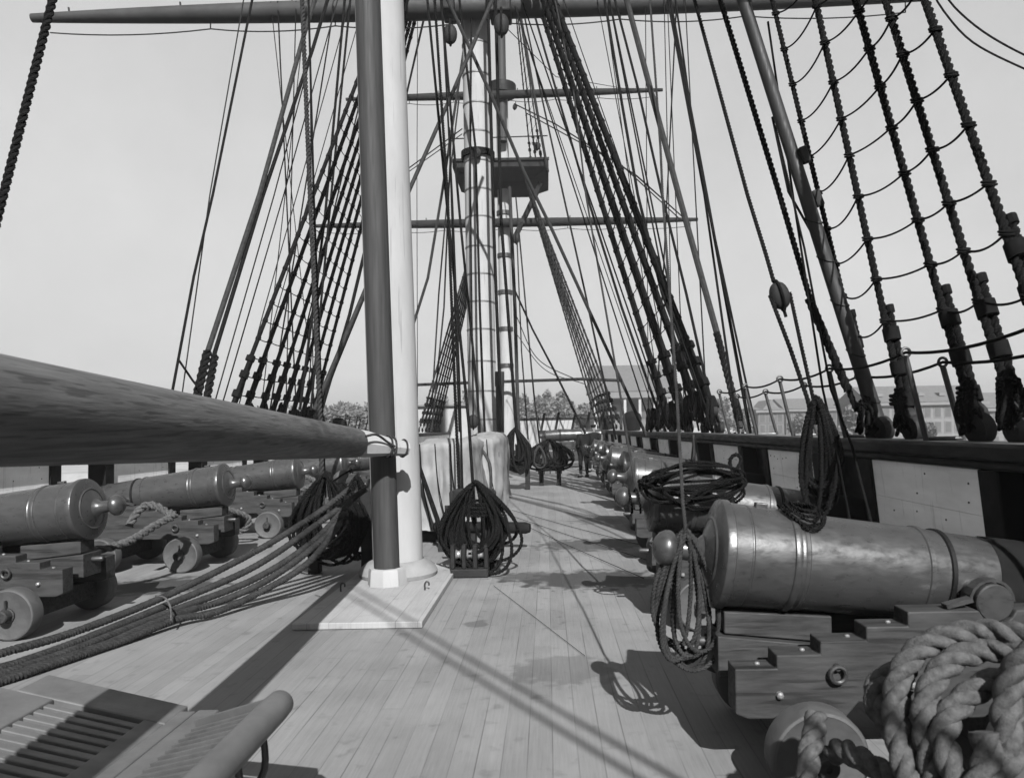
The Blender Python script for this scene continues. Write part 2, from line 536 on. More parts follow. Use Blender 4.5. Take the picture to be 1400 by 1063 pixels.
def bulwark(x, sgn, ports, label, name='bulwark'):
    """sgn +1: starboard (wall on +X side). the wall leans inboard as it rises"""
    t = thing(name, label, 'bulwark', (x, 0, 0))
    lean = -0.11 if sgn > 0 else 0.03
    def slab(mb, y0, y1, z0, z1, d0, d1):
        def q(d, y, z):
            return V((sgn * d + lean * (z - 1.0), y, z))
        pts = [q(d0, y0, z0), q(d1, y0, z0), q(d1, y1, z0), q(d0, y1, z0), q(d0, y0, z1), q(d1, y0, z1), q(d1, y1, z1), q(d0, y1, z1)]
        mb.hexa(pts)
    hw = 0.44
    edges = [-3.0]
    for p in ports:
        edges += [p - hw, p + hw]
    edges.append(50.0)
    for i in range(0, len(edges), 2):
        y0, y1 = edges[i], edges[i + 1]
        if y1 - y0 < 0.7:
            continue
        pw = MB()
        # three wide strakes with small steps so that they read as planks
        zs = [0.24, 0.52, 0.80, 1.08, 1.36]
        for k in range(4):
            slab(pw, y0 + 0.20, y1 - 0.20, zs[k], zs[k + 1] - 0.0022, 0.0 + 0.001 * (k % 2), 0.16)
        pw.build('inner_planking', MT['bulwark_white'], t)
        for ya in (y0, y1 - 0.198):
            po = MB()
            slab(po, ya, ya + 0.198, 0.22, 1.362, -0.02, 0.22)
            po.build('port_post', MT['black'], t, 0.01)
    for p in ports:
        si = MB()
        slab(si, p - hw + 0.002, p + hw - 0.002, 0.22, 0.56, -0.01, 0.22)
        si.build('port_sill', MT['black'], t, 0.008)
        if sgn > 0:
            pd = MB()
            slab(pd, p - hw + 0.004, p + hw - 0.004, 0.562, 1.36, 0.17, 0.215)
            pd.build('port_lid', MT['black'], t, 0.006)
    ww = MB()
    ww.box((-0.18 if sgn > 0 else -0.24, -3, 0.004), (0.24 if sgn > 0 else 0.18, 50, 0.215))
    ww.build('waterway', MT['rail'], t, 0.02)
    cr = MB()
    l = lean * 0.45
    cr.box((min(-0.07 * sgn, 0.32 * sgn) + l, -3, 1.42), (max(-0.07 * sgn, 0.32 * sgn) + l, 50, 1.515))
    cr.box((min(-0.03 * sgn, 0.28 * sgn) + l, -3, 1.365), (max(-0.03 * sgn, 0.28 * sgn) + l, 50, 1.418))
    cr.build('cap_rail', MT['rail'], t, 0.018)
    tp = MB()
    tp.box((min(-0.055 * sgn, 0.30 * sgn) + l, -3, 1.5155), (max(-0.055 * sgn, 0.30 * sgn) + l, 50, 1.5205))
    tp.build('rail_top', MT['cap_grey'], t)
    # bolt heads on the white planking
    bo = MB()
    rnd = random.Random(3 + int(sgn))
    for i in range(0, len(edges), 2):
        y0, y1 = edges[i] + 0.25, edges[i + 1] - 0.25
        if y1 > 22 or y1 - y0 < 0.4:
            continue
        for k in range(16):
            yy, zz = rnd.uniform(y0, y1), rnd.choice([0.6, 0.72, 0.88, 1.0, 1.16, 1.28]) + rnd.uniform(-0.02, 0.02)
            c = V((lean * (zz - 1.0), yy, zz))
            bo.lathe([(-0.003, 0.0065), (0.004, 0.0065)], c, (-sgn, 0, 0), 7)
    bo.build('bolt_heads', MT['iron'], t)
    return t

bulwark(XR, 1, GUN_R_PORTS, 'starboard bulwark of white planking under a black cap rail, right side')
bulwark(XL, -1, GUN_L_PORTS, 'port bulwark of white planking behind the guns on the left side')

# ------------------------------------------------------------------ the deck guns
def make_gun():
    """gun pointing +X; origin on the deck below the base ring, bore axis at z=1.0"""
    t = thing('deck_gun', 'gun', 'cannon')
    bz = 1.005
    dep = R(6.6)
    AX = V((math.cos(dep), 0, -math.sin(dep)))
    prof = [(0.0, 0.270), (0.006, 0.273), (0.040, 0.273), (0.044, 0.268), (0.046, 0.261),
            (0.10, 0.2575), (0.12, 0.257), (0.124, 0.253), (0.130, 0.253), (0.134, 0.2565), (0.325, 0.250), (0.330, 0.257), (0.345, 0.261), (0.360, 0.257), (0.364, 0.246), (0.378, 0.246), (0.384, 0.250), (0.40, 0.249), (0.405, 0.244),
            (0.98, 0.228), (0.985, 0.234), (1.005, 0.234), (1.01, 0.224), (1.45, 0.204), (1.455, 0.210), (1.475, 0.210), (1.48, 0.196), (2.2, 0.152), (2.3, 0.153), (2.40, 0.180), (2.44, 0.183), (2.47, 0.170), (2.475, 0.09), (2.2, 0.085)]
    face = [(-0.075, 0.055), (-0.060, 0.090), (-0.045, 0.13), (-0.030, 0.165), (-0.034, 0.175), (-0.026, 0.182), (-0.016, 0.225), (-0.010, 0.250), (-0.004, 0.262)]
    O = (0, 0, bz)
    barrel = MB().lathe(face + prof, O, AX, 56).build('barrel', MT['gun'], t)
    MB().lathe([(-0.20, 0.052), (-0.17, 0.050), (-0.11, 0.055), (-0.085, 0.068), (-0.068, 0.085)], O, AX, 20, False).lathe(
        [(-0.315, 0.002), (-0.313, 0.028), (-0.302, 0.055), (-0.282, 0.078), (-0.255, 0.092), (-0.232, 0.092), (-0.212, 0.080), (-0.196, 0.058), (-0.188, 0.050)], O, AX, 24, False).build('cascabel', MT['gun'], barrel)
    vp = V(O) + AX * 0.21
    MB().box((-0.03, -0.022, 0.235), (0.03, 0.022, 0.275), Matrix.Translation(vp) @ Matrix.Rotation(dep, 4, 'Y')).build('vent_patch', MT['iron'], barrel, 0.005)
    TX, TZ = 1.20, 0.815
    MB().lathe([(-0.36, 0.080), (-0.354, 0.086), (-0.30, 0.086), (0.30, 0.086), (0.354, 0.086), (0.36, 0.080)], (TX, 0, TZ), (0, 1, 0), 28).build('trunnion', MT['gun'], barrel)
    MB().lathe([(-0.016, 0.220), (-0.010, 0.230), (0.010, 0.2295), (0.016, 0.218)], V(O) + AX * 1.10, AX, 44, False).build('barrel_strap', MT['black'], barrel)
    # carriage
    for s in (-1, 1):
        ya, yb = s * 0.235, s * 0.375
        steps = [(0.0, 0.335), (0.0, 0.54), (0.19, 0.54), (0.19, 0.60), (0.39, 0.60), (0.39, 0.66), (0.60, 0.66), (0.60, 0.722), (0.79, 0.722), (0.79, 0.787), (TX - 0.088, 0.787)]
        arc = [(TX + 0.09 * math.cos(q), TZ + 0.09 * math.sin(q)) for q in [math.pi * (1.12 + 0.76 * k / 6) for k in range(7)]]
        poly = steps + arc + [(TX + 0.088, 0.787), (1.50, 0.787), (1.50, 0.30), (1.06, 0.30), (1.01, 0.38), (0.56, 0.38), (0.50, 0.31), (0.06, 0.31)]
        MB().prism([(x, min(ya, yb), z) for x, z in poly], (0, 0.14, 0)).build('cheek', MT['carriage'], t, 0.007)
        cq = MB()
        cq.prism([(TX + 0.093 * math.cos(q), min(ya, yb) + 0.04, TZ + 0.093 * math.sin(q)) for q in [math.pi * k / 10 for k in range(11)]] + [(TX + 0.106 * math.cos(q), min(ya, yb) + 0.04, TZ + 0.106 * math.sin(q)) for q in [math.pi * (10 - k) / 10 for k in range(11)]], (0, 0.06, 0))
        cq.build('trunnion_cap', MT['iron'], t)
        rb = MB()
        rb.tube(spline([(0.46 + 0.036 * math.cos(q), s * 0.400, 0.515 + 0.036 * math.sin(q)) for q in [k * math.pi / 5 for k in range(11)]], 0.01), 0.0105, 7)
        rb.lathe([(0, 0.017), (0.028, 0.015)], (0.46, s * 0.372, 0.545), (0, s, 0), 10)
        rb.build('ring_bolt', MT['iron'], t)
        for bx, bz_ in ((0.12, 0.540), (0.33, 0.60), (0.54, 0.66), (0.73, 0.722), (1.38, 0.787)):
            MB().lathe([(-0.02, 0.013), (0.005, 0.013), (0.010, 0.008)], (bx, s * 0.305, bz_), (0, 0, 1), 8).build('bolt', MT['bright'], t)
        for bx, bz_ in ((0.80, 0.46), (0.20, 0.42)):
            MB().lathe([(0, 0.018), (0.018, 0.016), (0.026, 0.008)], (bx, s * 0.374, bz_), (0, s, 0), 8).build('bolt', MT['bright'], t)
        MB().beam((0.98, s * 0.33, 0.80), (1.10, s * 0.33, 0.83), 0.05, 0.02).build('cap_key', MT['iron'], t)
    # stool bed, quoin, transom, axles
    bd = MB()
    bd.hexa([V(p) for p in ((-0.02, -0.13, 0.42), (0.95, -0.13, 0.36), (0.95, 0.13, 0.36), (-0.02, 0.13, 0.42), (-0.02, -0.13, 0.62), (0.95, -0.13, 0.52), (0.95, 0.13, 0.52), (-0.02, 0.13, 0.62))])
    bd.build('stool_bed', MT['carriage'], t, 0.006)
    qn = MB()
    qn.hexa([V(p) for p in ((0.02, -0.10, 0.624), (0.55, -0.10, 0.57), (0.55, 0.10, 0.57), (0.02, 0.10, 0.624), (0.02, -0.10, 0.732), (0.55, -0.10, 0.70), (0.55, 0.10, 0.70), (0.02, 0.10, 0.732))])
    qn.build('quoin', MT['carriage'], t, 0.006)
    MB().box((1.12, -0.233, 0.32), (1.24, 0.233, 0.62)).build('transom', MT['carriage'], t, 0.006)
    MB().tube([(-0.015, 0, 0.56), (-0.10, 0, 0.562), (-0.115, 0, 0.562)], [0.022, 0.024, 0.016], 12).build('bed_pin', MT['iron'], t)
    for ax, rr in ((0.31, 0.212), (1.28, 0.212)):
        MB().box((ax - 0.08, -0.45, rr - 0.08), (ax + 0.08, 0.45, 0.298)).build('axle_tree', MT['carriage'], t, 0.008)
        for s in (-1, 1):
            w = MB().lathe([(0.0, 0.05), (0.0, 0.190), (0.004, 0.203), (0.014, 0.211), (0.122, 0.211), (0.134, 0.204), (0.137, 0.192), (0.134, 0.186), (0.134, 0.05)], (ax, s * 0.450, rr), (0, s, 0), 44)
            wo_ = w.build('truck_wheel', MT['wheel'], t)
            MB().lathe([(0.0, 0.062), (0.012, 0.062), (0.016, 0.052), (0.075, 0.050), (0.085, 0.042), (0.086, 0.016), (0.080, 0.014)], (ax, s * 0.585, rr), (0, s, 0), 18).build('axle_end', MT['carriage'], wo_)
            MB().box((ax - 0.007, min(s * 0.597, s * 0.615), rr + 0.045), (ax + 0.007, max(s * 0.597, s * 0.615), rr + 0.125)).build('linch_pin', MT['iron'], wo_)
    return t

def gun_shade(t):
    MB().lathe([(1.33, 0.211), (1.34, 0.215), (1.50, 0.213), (2.30, 0.168), (2.42, 0.190), (2.49, 0.186), (2.50, 0.05)], (0, 0, 1.005), (math.cos(R(6.6)), 0, -math.sin(R(6.6))), 36).build('muzzle_shade', MT['cover'], t)  # black sleeve stands in for the shade on the outer barrel

gun0 = make_gun()
gun0['group'] = 'guns along the ship sides'
gun_shade(gun0)
RLAB = ['bronze gun filling the right foreground, small rope coil lying on its barrel',
        'gun just beyond the right foreground gun, heaped with dark tangled rope',
        'third gun from the camera along the right side, tapering knob beyond the rope heap',
        'fourth gun from the camera along the right side',
        'fifth gun from the camera along the right side',
        'sixth gun from the camera along the right side',
        'seventh gun along the right side, close to the man in a dark cap',
        'farthest gun of the row along the right side, mostly hidden by the others']
XG = [0.835, 0.90, 1.05, 1.20, 1.26, 1.33, 1.40, 1.45]
guns_r = []
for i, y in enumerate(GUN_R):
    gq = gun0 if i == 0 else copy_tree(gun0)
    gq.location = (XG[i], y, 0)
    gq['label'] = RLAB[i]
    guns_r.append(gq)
LLAB = ['gun at the left edge of the photo, its rounded breech and knob bare',
        'second gun on the left side, thick laid rope looped over its carriage front',
        'third gun on the left side, behind the second, a rope looped round its wheel',
        'fourth gun on the left side, half behind the coiled rope left of the near mast',
        'farthest gun on the left side, hidden behind the near mast and rope']
guns_l = []
for i, y in enumerate(GUN_L):
    gq = copy_tree(gun0)
    gq.location = (-4.08, y, 0)
    gq.rotation_euler = (0, 0, math.pi)
    gq['label'] = LLAB[i]
    guns_l.append(gq)
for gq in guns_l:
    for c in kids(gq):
        if c.name.startswith('muzzle_shade'):
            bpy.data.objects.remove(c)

# ------------------------------------------------------------------ near (mizzen) mast, its pole, plinth and boom
MY = 8.10
mz = thing('mizzen_mast', 'thick white painted mast in the left centre behind a dark pole', 'mast', (CX - 0.022, MY, 0))
ml = -0.016
MB().lathe([(0.18, 0.272), (1.7, 0.272), (16.0, 0.25)], (0, 0, 0), (ml, 0, 1), 48).build('mast_pole', MT['white'], mz)
MB().lathe([(0.06, 0.42), (0.10, 0.43), (0.16, 0.40), (0.21, 0.33), (0.235, 0.276)], (0, 0, 0), (0, 0, 1), 40, False).build('mast_coat', MT['canvas'], mz)
pl = thing('trysail_pole', 'dark round pole standing just before the white mast', 'pole', (CX - 0.02, 7.62, 0))
px0 = (526 - U0) / FPX * 7.62 - (CX - 0.02)
MB().lathe([(0.22, 0.131), (2.0, 0.131), (12.0, 0.126)], (px0 + 0.0, 0, 0), (ml, 0, 1), 40).build('pole_shaft', MT['pole'], pl)
MB().lathe([(0.055, 0.205), (0.20, 0.195), (0.228, 0.185), (0.232, 0.14)], (px0, 0, 0), (0, 0, 1), 8, False).build('pole_collar', MT['white'], pl)
plinth = MB().box((-2.16, 6.1, 0.004), (-1.07, 8.75, 0.058)).build('mast_plinth', MT['plinth'], None, 0.006)
tag(plinth, 'low white boarded plinth on deck under the near mast', 'plinth')
for (u, v) in ((465, 806), (580, 806)):
    pass
# boom
bm = thing('boom', 'heavy varnished boom reaching from the left edge to the near mast', 'boom')
b0, b1 = P(-260, 538, 1.55), P(484, 605, 7.05)
bdir = (b1 - b0).normalized()
L = (b1 - b0).length
def boom_pts(a, b, n):
    return [b0.lerp(b1, a + (b - a) * i / n) for i in range(n + 1)]
MB().tube(boom_pts(-0.25, 1.0, 30), [0.172 - 0.030 * max(0, (i / 30.0)) for i in range(31)], 40).build('boom_spar', MT['spar'], bm)
b2 = P(556, 613, 7.43)
we = MB()
e0 = b1 + bdir * 0.002
we.tube([e0, e0.lerp(b2, 0.25), e0.lerp(b2, 0.6), b2], [0.139, 0.128, 0.095, 0.075], 8)
we.build('boom_heel', MT['white'], bm)
ls = MB()
for t_ in (0.62, 0.70, 0.93):
    c = e0.lerp(b2, t_)
    rr = 0.139 + (0.075 - 0.139) * t_ + 0.008
    d = (b2 - e0).normalized()
    n1 = d.cross(V((0, 0, 1))).normalized(); n2 = n1.cross(d)
    ls.tube([c + n1 * rr * math.cos(a) + n2 * rr * math.sin(a) for a in [k * math.pi / 10 for k in range(21)]], 0.010, 7)
ls.tube(spline([P(500, 596, 6.9), P(515, 594, 7.0), P(530, 604, 7.15), P(540, 610, 7.2)], 0.03), 0.012, 7)
ls.build('heel_lashing', MT['grey_rope'], bm)
# small eye on the boom
MB().tube(spline([P(368, 567, 5.15), P(378, 572, 5.1), P(385, 576, 5.08)], 0.02), 0.008, 6).build('boom_eye', MT['iron'], bm)

# ------------------------------------------------------------------ main mast and fore mast
mm = thing('main_mast', 'tall white mast with thin dark hoops at the picture centre', 'mast', (CX, 18.75, 0))
MB().lathe([(0.0, 0.36), (16.0, 0.345), (24.0, 0.33)], (0, 0, 0), (0, 0, 1), 40).build('mast_pole', MT['white'], mm)
hoop_me = None
for v in (12, 54, 97, 138, 177, 217, 256, 294, 335, 373, 411, 449, 493, 534, 573):
    z = P(655, v, 18.4).z
    if hoop_me is None:
        ho = MB().lathe([(-0.018, 0.352), (-0.018, 0.366), (0.018, 0.366), (0.018, 0.352)], (0, 0, 0), (0, 0, 1), 40, False).build('mast_hoop', MT['cap_grey'], mm)
        hoop_me = ho
    else:
        ho = hoop_me.copy(); COL.objects.link(ho)
    ho.location = (0, 0, z)
zb = P(650, 205, 18.4).z
cb = MB().lathe([(-0.10, 0.37), (-0.10, 0.43), (0.06, 0.43), (0.06, 0.37)], (0, 0, zb), (0, 0, 1), 36, False)
cb.build('rope_collar', MT['tar'], mm)
MB().lathe([(-0.09, 0.05), (-0.05, 0.12), (0.05, 0.12), (0.09, 0.05)], (0.0, -0.47, zb - 0.12), (0, 1, 0), 18).build('bullseye', MT['block'], mm)
mp_ = thing('stub_pole', 'slim dark pole standing beside the foot of the hooped white mast', 'pole', (0, 0, 0))
MB().tube([P(684, 640, 17.8), P(683.5, 530, 17.8), P(683, 520, 17.8)], 0.10, 20).tube([P(683, 528, 17.8), P(683, 508, 17.8)], 0.115, 20).build('pole_shaft', MT['pole'], mp_)

FX, FY = -2.0, 37.0
fm = thing('fore_mast', 'far mast just right of the hooped mast, dark above its platform', 'mast', (FX, FY, 0))
ztop = P(690, 125, FY).z
MB().lathe([(0.0, 0.33), (ztop, 0.30)], (0, 0.0, 0), (0, 0, 1), 28).build('lower_mast', MT['white'], fm)
MB().lathe([(P(690, 200, FY).z, 0.22), (30.0, 0.20)], (0.05, -0.60, 0), (0, 0, 1), 24).build('topmast', MT['pole'], fm)
MB().lathe([(-0.25, 0.33), (-0.25, 0.72), (0.25, 0.72), (0.25, 0.33)], (0.02, -0.3, ztop - 0.1), (0, 0, 1), 20).build('mast_cap', MT['black'], fm)
tz = P(690, 232, FY).z - 0.62
ft = MB()
tx0, tx1 = P(625, 222, FY).x - FX, P(749, 222, FY).x - FX
ft.hexa([V(p) for p in ((tx0 + 1.2, -1.2, tz - 0.42), (tx1 - 1.0, -1.2, tz - 0.42), (tx1 - 1.0, 1.2, tz - 0.42), (tx0 + 1.2, 1.2, tz - 0.42), (tx0, -1.8, tz + 0.10), (tx1, -1.8, tz + 0.10), (tx1, 1.8, tz + 0.10), (tx0, 1.8, tz + 0.10))])
ft.box((tx0 - 0.02, -1.82, tz + 0.103), (tx1 + 0.02, 1.82, tz + 0.40))
ft.build('mast_top', MT['bitt'], fm, 0.03)
fr = MB()
fr.beam((tx0 - 0.05, -1.85, tz + 0.46), (tx1 + 0.05, -1.85, tz + 0.46), 0.12, 0.12)
for xx in (tx0 + 0.1, tx1 - 0.1):
    fr.beam((xx, -1.7, tz + 0.42), (xx, -1.7, tz + 1.6), 0.16, 0.16)
    fr.beam((xx, 1.7, tz + 0.42), (xx, 1.7, tz + 1.6), 0.12, 0.12)
fr.tube([(tx0, -1.7, tz + 1.55), (tx1, -1.7, tz + 1.62)], 0.03, 6)
fr.build('top_rail', MT['bitt'], fm)
fb = MB()
fb.beam((tx1 - 0.35, -1.0, tz - 0.4), (0.6, -0.6, tz - 2.9), 0.16, 0.22)
fb.beam((tx0 + 0.55, -1.0, tz - 0.4), (-0.6, -0.6, tz - 2.6), 0.16, 0.22)
fb.build('futtock_brace', MT['bitt'], fm)
for v in (255, 292, 350, 400, 450, 500):
    MB().lathe([(-0.10, 0.31), (-0.10, 0.37), (0.10, 0.37), (0.10, 0.31)], (0, 0, P(690, v, FY).z), (0, 0, 1), 24, False).build('mast_band', MT['iron'], fm)

def yard(name, label, uL, vL, uR, vR, Y, r, mat_, foot=True, uc=None):
    a, b = P(uL, vL, Y), P(uR, vR, Y)
    t = thing(name, label, 'yard', a.lerp(b, 0.5))
    c = a.lerp(b, 0.5)
    n = 24
    pts, rs = [], []
    for i in range(n + 1):
        s = abs(i / n - 0.5) * 2
        pts.append(a.lerp(b, i / n) - c)
        rs.append(r * (1.0 - 0.62 * s ** 2.2))
    MB().tube(pts, rs, 20).build('yard_spar', mat_, t)
    ir = MB()
    for i in range(1, n, 3):
        p0 = pts[i]
        ir.tube([p0 + V((0, 0, rs[i])), p0 + V((0, -0.02, rs[i] + 0.10))], 0.025, 6)
    ir.build('jackstay_irons', MT['iron'], t)
    if foot:
        fo = MB()
        segs = [0.02, 0.2, 0.34, 0.48] 
        for side in (0, 1):
            for s0, s1 in zip(segs[:-1], segs[1:]):
                q0, q1 = (s0, s1) if side == 0 else (1 - s1, 1 - s0)
                pa, pb = a.lerp(b, q0) - c - V((0, 0, r + 0.10)), a.lerp(b, q1) - c - V((0, 0, r + 0.10))
                fo.tube(sag(pa, pb, 0.10), 0.016, 5)
                fo.tube([a.lerp(b, q1) - c, pb], 0.016, 5)
        fo.build('footrope', MT['far_rope'], t)
    return t

yard('main_yard', 'long dark yard across the top edge of the photo', 44, 25, 1262, -4, 18.1, 0.27, MT['yard'])
yard('fore_yard', 'lower of the two yards crossing the far mast', 430, 309, 954, 300, FY - 0.6, 0.22, MT['bitt'])
yard('fore_topsail_yard', 'upper of the two yards crossing the far mast', 473, 136, 906, 123, FY - 0.9, 0.20, MT['bitt'])
tag(MB().tube([P(566, 526, 36), P(640, 523, 36), P(795, 518, 36), P(850, 520, 36)], 0.075, 8).build('lashed_spar', MT['bitt']), 'thin level spar lashed across the far shrouds, low beside both masts', 'spar')

# truss work hung at the middle of the main yard
tr = MB()
tr.box((CX - 0.75, 17.7, P(655, 14, 17.8).z), (CX - 0.42, 18.4, P(655, -40, 17.8).z))
tr.box((CX + 0.42, 17.7, P(655, 18, 17.8).z), (CX + 0.95, 18.4, P(655, -40, 17.8).z))
tr.box((CX - 0.43, 18.30, P(655, -10, 17.8).z), (CX + 0.43, 18.385, P(655, -30, 17.8).z))
tag(tr.build('yard_truss', MT['black'], None, 0.05), 'black truss gripping the top yard either side of the hooped mast', 'truss')

# ------------------------------------------------------------------ blocks
def block(name, label, c, h, axis_dir, mat_=None, group='wooden pulley blocks in the rigging'):
    """oval pulley block: shell with rope strop and a sheave; c is centre, h height"""
    t = thing(name, label, 'pulley block', c, group)
    ax = V(axis_dir).normalized()
    q = V((0, 0, 1)).rotation_difference(ax).to_matrix().to_4x4()
    sh = MB()
    prof = []
    for i in range(11):
        a = -math.pi / 2 + math.pi * i / 10
        prof.append((h * 0.5 * math.sin(a), max(0.004, h * 0.36 * math.cos(a) ** 0.8)))
    sh.lathe(prof, (0, 0, 0), (0, 0, 1), 20)
    sh.v = [tuple(q @ V((x, y * 0.72, z))) for x, y, z in sh.v]
    sh.build('block_shell', mat_ or MT['block'], t)
    st = MB()
    st.tube([q @ V((0, h * 0.31 * math.cos(a), h * 0.56 * math.sin(a))) for a in [k * math.pi / 10 for k in range(21)]], h * 0.055, 7)
    st.tube([q @ V((0, 0, h * 0.54)), q @ V((0, 0, h * 0.8))], h * 0.06, 7)
    st.build('block_strop', MT['tar'], t)
    return t

block('pulley_block', 'pulley block on the rope left of the rail coil, at right', P(1066, 404, 6.3), 0.24, (0.28, 0, -1))
block('pulley_block', 'pulley block hanging from the top yard left of the hooped mast', P(615.5, 47, 17.2), 0.46, (0, 0, 1))
block('pulley_block', 'pulley block hanging from the top yard right of the hooped mast', P(685.5, 34, 17.0), 0.50, (0, 0, 1))
block('pulley_block', 'small pulley block below the upper far yard', P(704, 146, 35.0), 0.30, (0.2, 0, 1))
block('pulley_block', 'small pulley block above the right end of the far platform', P(734, 200, 35.0), 0.40, (0, 0, 1))
block('pulley_block', 'pulley block hanging under the lower far yard', P(705.5, 326, 30.0), 0.42, (0, 0, 1))
block('pulley_block', 'pulley block hanging at the foot of the hooped mast', P(647, 576, 15.5), 0.30, (0, 0, 1))
block('pulley_block', 'pale worn pulley block slung beside the near mast under the boom', P(466, 651, 7.3), 0.16, (0.8, 0, 0.5), MT['wheel'])

# ------------------------------------------------------------------ rope ladders (shrouds with ratlines)
def shroud_ladder(label, bases, tops, r, zlo, zhi, dz, rmat, group, seiz=1.7, skip=0):
    t = thing('shroud_ladder', label, 'shrouds', bases[0], group)
    o = V(bases[0])
    lines = [(V(a) - o, V(b) - o) for a, b in zip(bases, tops)]
    for a, b in lines:
        d = (b - a).normalized()
        s = MB()
        s.tube([a + d * 0.42, b], r, 7)
        so = s.build('shroud', rmat, t)
        sz = MB()
        for q0, q1 in ((0.42, 0.62), (0.85, 0.98), (1.25, 1.38), (1.6, 1.7)):
            sz.tube([a + d * q0, a + d * q1], r * 2.1, 8)
        sd = d.cross(V((0, 1, 0))).normalized()
        sz.tube([a + d * 0.42 + V((0, r * 1.9, 0)), a + d * 1.72 + V((0, r * 1.9, 0))], r, 7)
        sz.build('seizing', MT['tar'], so)
        dd = MB()
        ax = V((1, 0, 0))
        for q in (0.06, 0.36):
            dd.lathe([(-0.05, 0.05), (-0.03, 0.10), (0.03, 0.10), (0.05, 0.05)], a + d * q, ax, 12)
        dd.build('deadeye', MT['block'], so)
        ly = MB()
        for k in (-1, 0, 1):
            ly.tube([a + d * 0.08 + V((0, 0.05 * k, 0)), a + d * 0.34 + V((0, 0.05 * k, 0))], 0.014, 5)
        ly.build('lanyard', MT['tar'], so)
    z = zlo
    k = 0
    lr = [l for l in lines[skip:]]
    while z < zhi:
        pts = []
        for a, b in lr:
            f = (z - o.z - a.z) / (b.z - a.z)
            pts.append(a.lerp(b, f))
        m = MB()
        for p, q in zip(pts[:-1], pts[1:]):
            m.tube(sag(p, q, 0.03, 4), r * 0.26, 4)
            m.lathe([(-0.025, r * 1.35), (0.025, r * 1.35)], p, (lr[0][1] - lr[0][0]), 6)
        m.lathe([(-0.025, r * 1.35), (0.025, r * 1.35)], pts[-1], (lr[0][1] - lr[0][0]), 6)
        m.build('ratline', MT['tar'], t)
        z += dz
        k += 1
    return t

top_m = V((CX, 18.75, 17.0))
GS = 'shrouds with ratlines to the masts'
bL = [(-6.05, y, 1.55) for y in (13.5, 14.15, 14.95, 15.6, 16.25, 16.9, 17.6, 18.4)]
shroud_ladder('rope ladder of tarred shrouds on the left, rising behind the near mast', bL, [top_m + V((-0.3, -0.4 + 0.1 * i, 0.0)) for i in range(8)], 0.042, 2.4, 16.0, 0.36, MT['tar'], GS)
bR = [(2.85, y, 1.55) for y in (11.9, 12.15, 13.0, 13.25, 14.4, 14.65, 14.9, 16.4, 16.75)]
shroud_ladder('dense rope ladder of tarred shrouds right of the hooped mast, down to the right rail', bR, [top_m + V((0.35, -0.3 + 0.07 * i, 0.0)) for i in range(9)], 0.046, 2.4, 16.4, 0.38, MT['tar'], GS)
top_f = V((FX, FY, 14.6))
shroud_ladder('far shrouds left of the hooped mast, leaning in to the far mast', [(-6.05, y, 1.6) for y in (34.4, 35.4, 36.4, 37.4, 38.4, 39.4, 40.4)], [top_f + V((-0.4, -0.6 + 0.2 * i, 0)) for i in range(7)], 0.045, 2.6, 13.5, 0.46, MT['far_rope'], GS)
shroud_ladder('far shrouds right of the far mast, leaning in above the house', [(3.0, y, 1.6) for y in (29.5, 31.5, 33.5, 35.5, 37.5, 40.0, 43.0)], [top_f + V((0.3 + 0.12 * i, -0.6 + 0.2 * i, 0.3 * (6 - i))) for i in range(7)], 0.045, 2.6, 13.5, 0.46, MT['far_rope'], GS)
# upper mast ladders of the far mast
shroud_ladder('small upper rope ladder from the far platform right corner', [(FX + tx1 - 0.3 - 0.25 * i, FY - 1.4 + 0.9 * i, tz + 0.4) for i in range(3)], [V((FX + 0.5, FY - 0.6, 26)) for i in range(3)], 0.035, tz + 1.9, 24.0, 0.5, MT['far_rope'], GS)

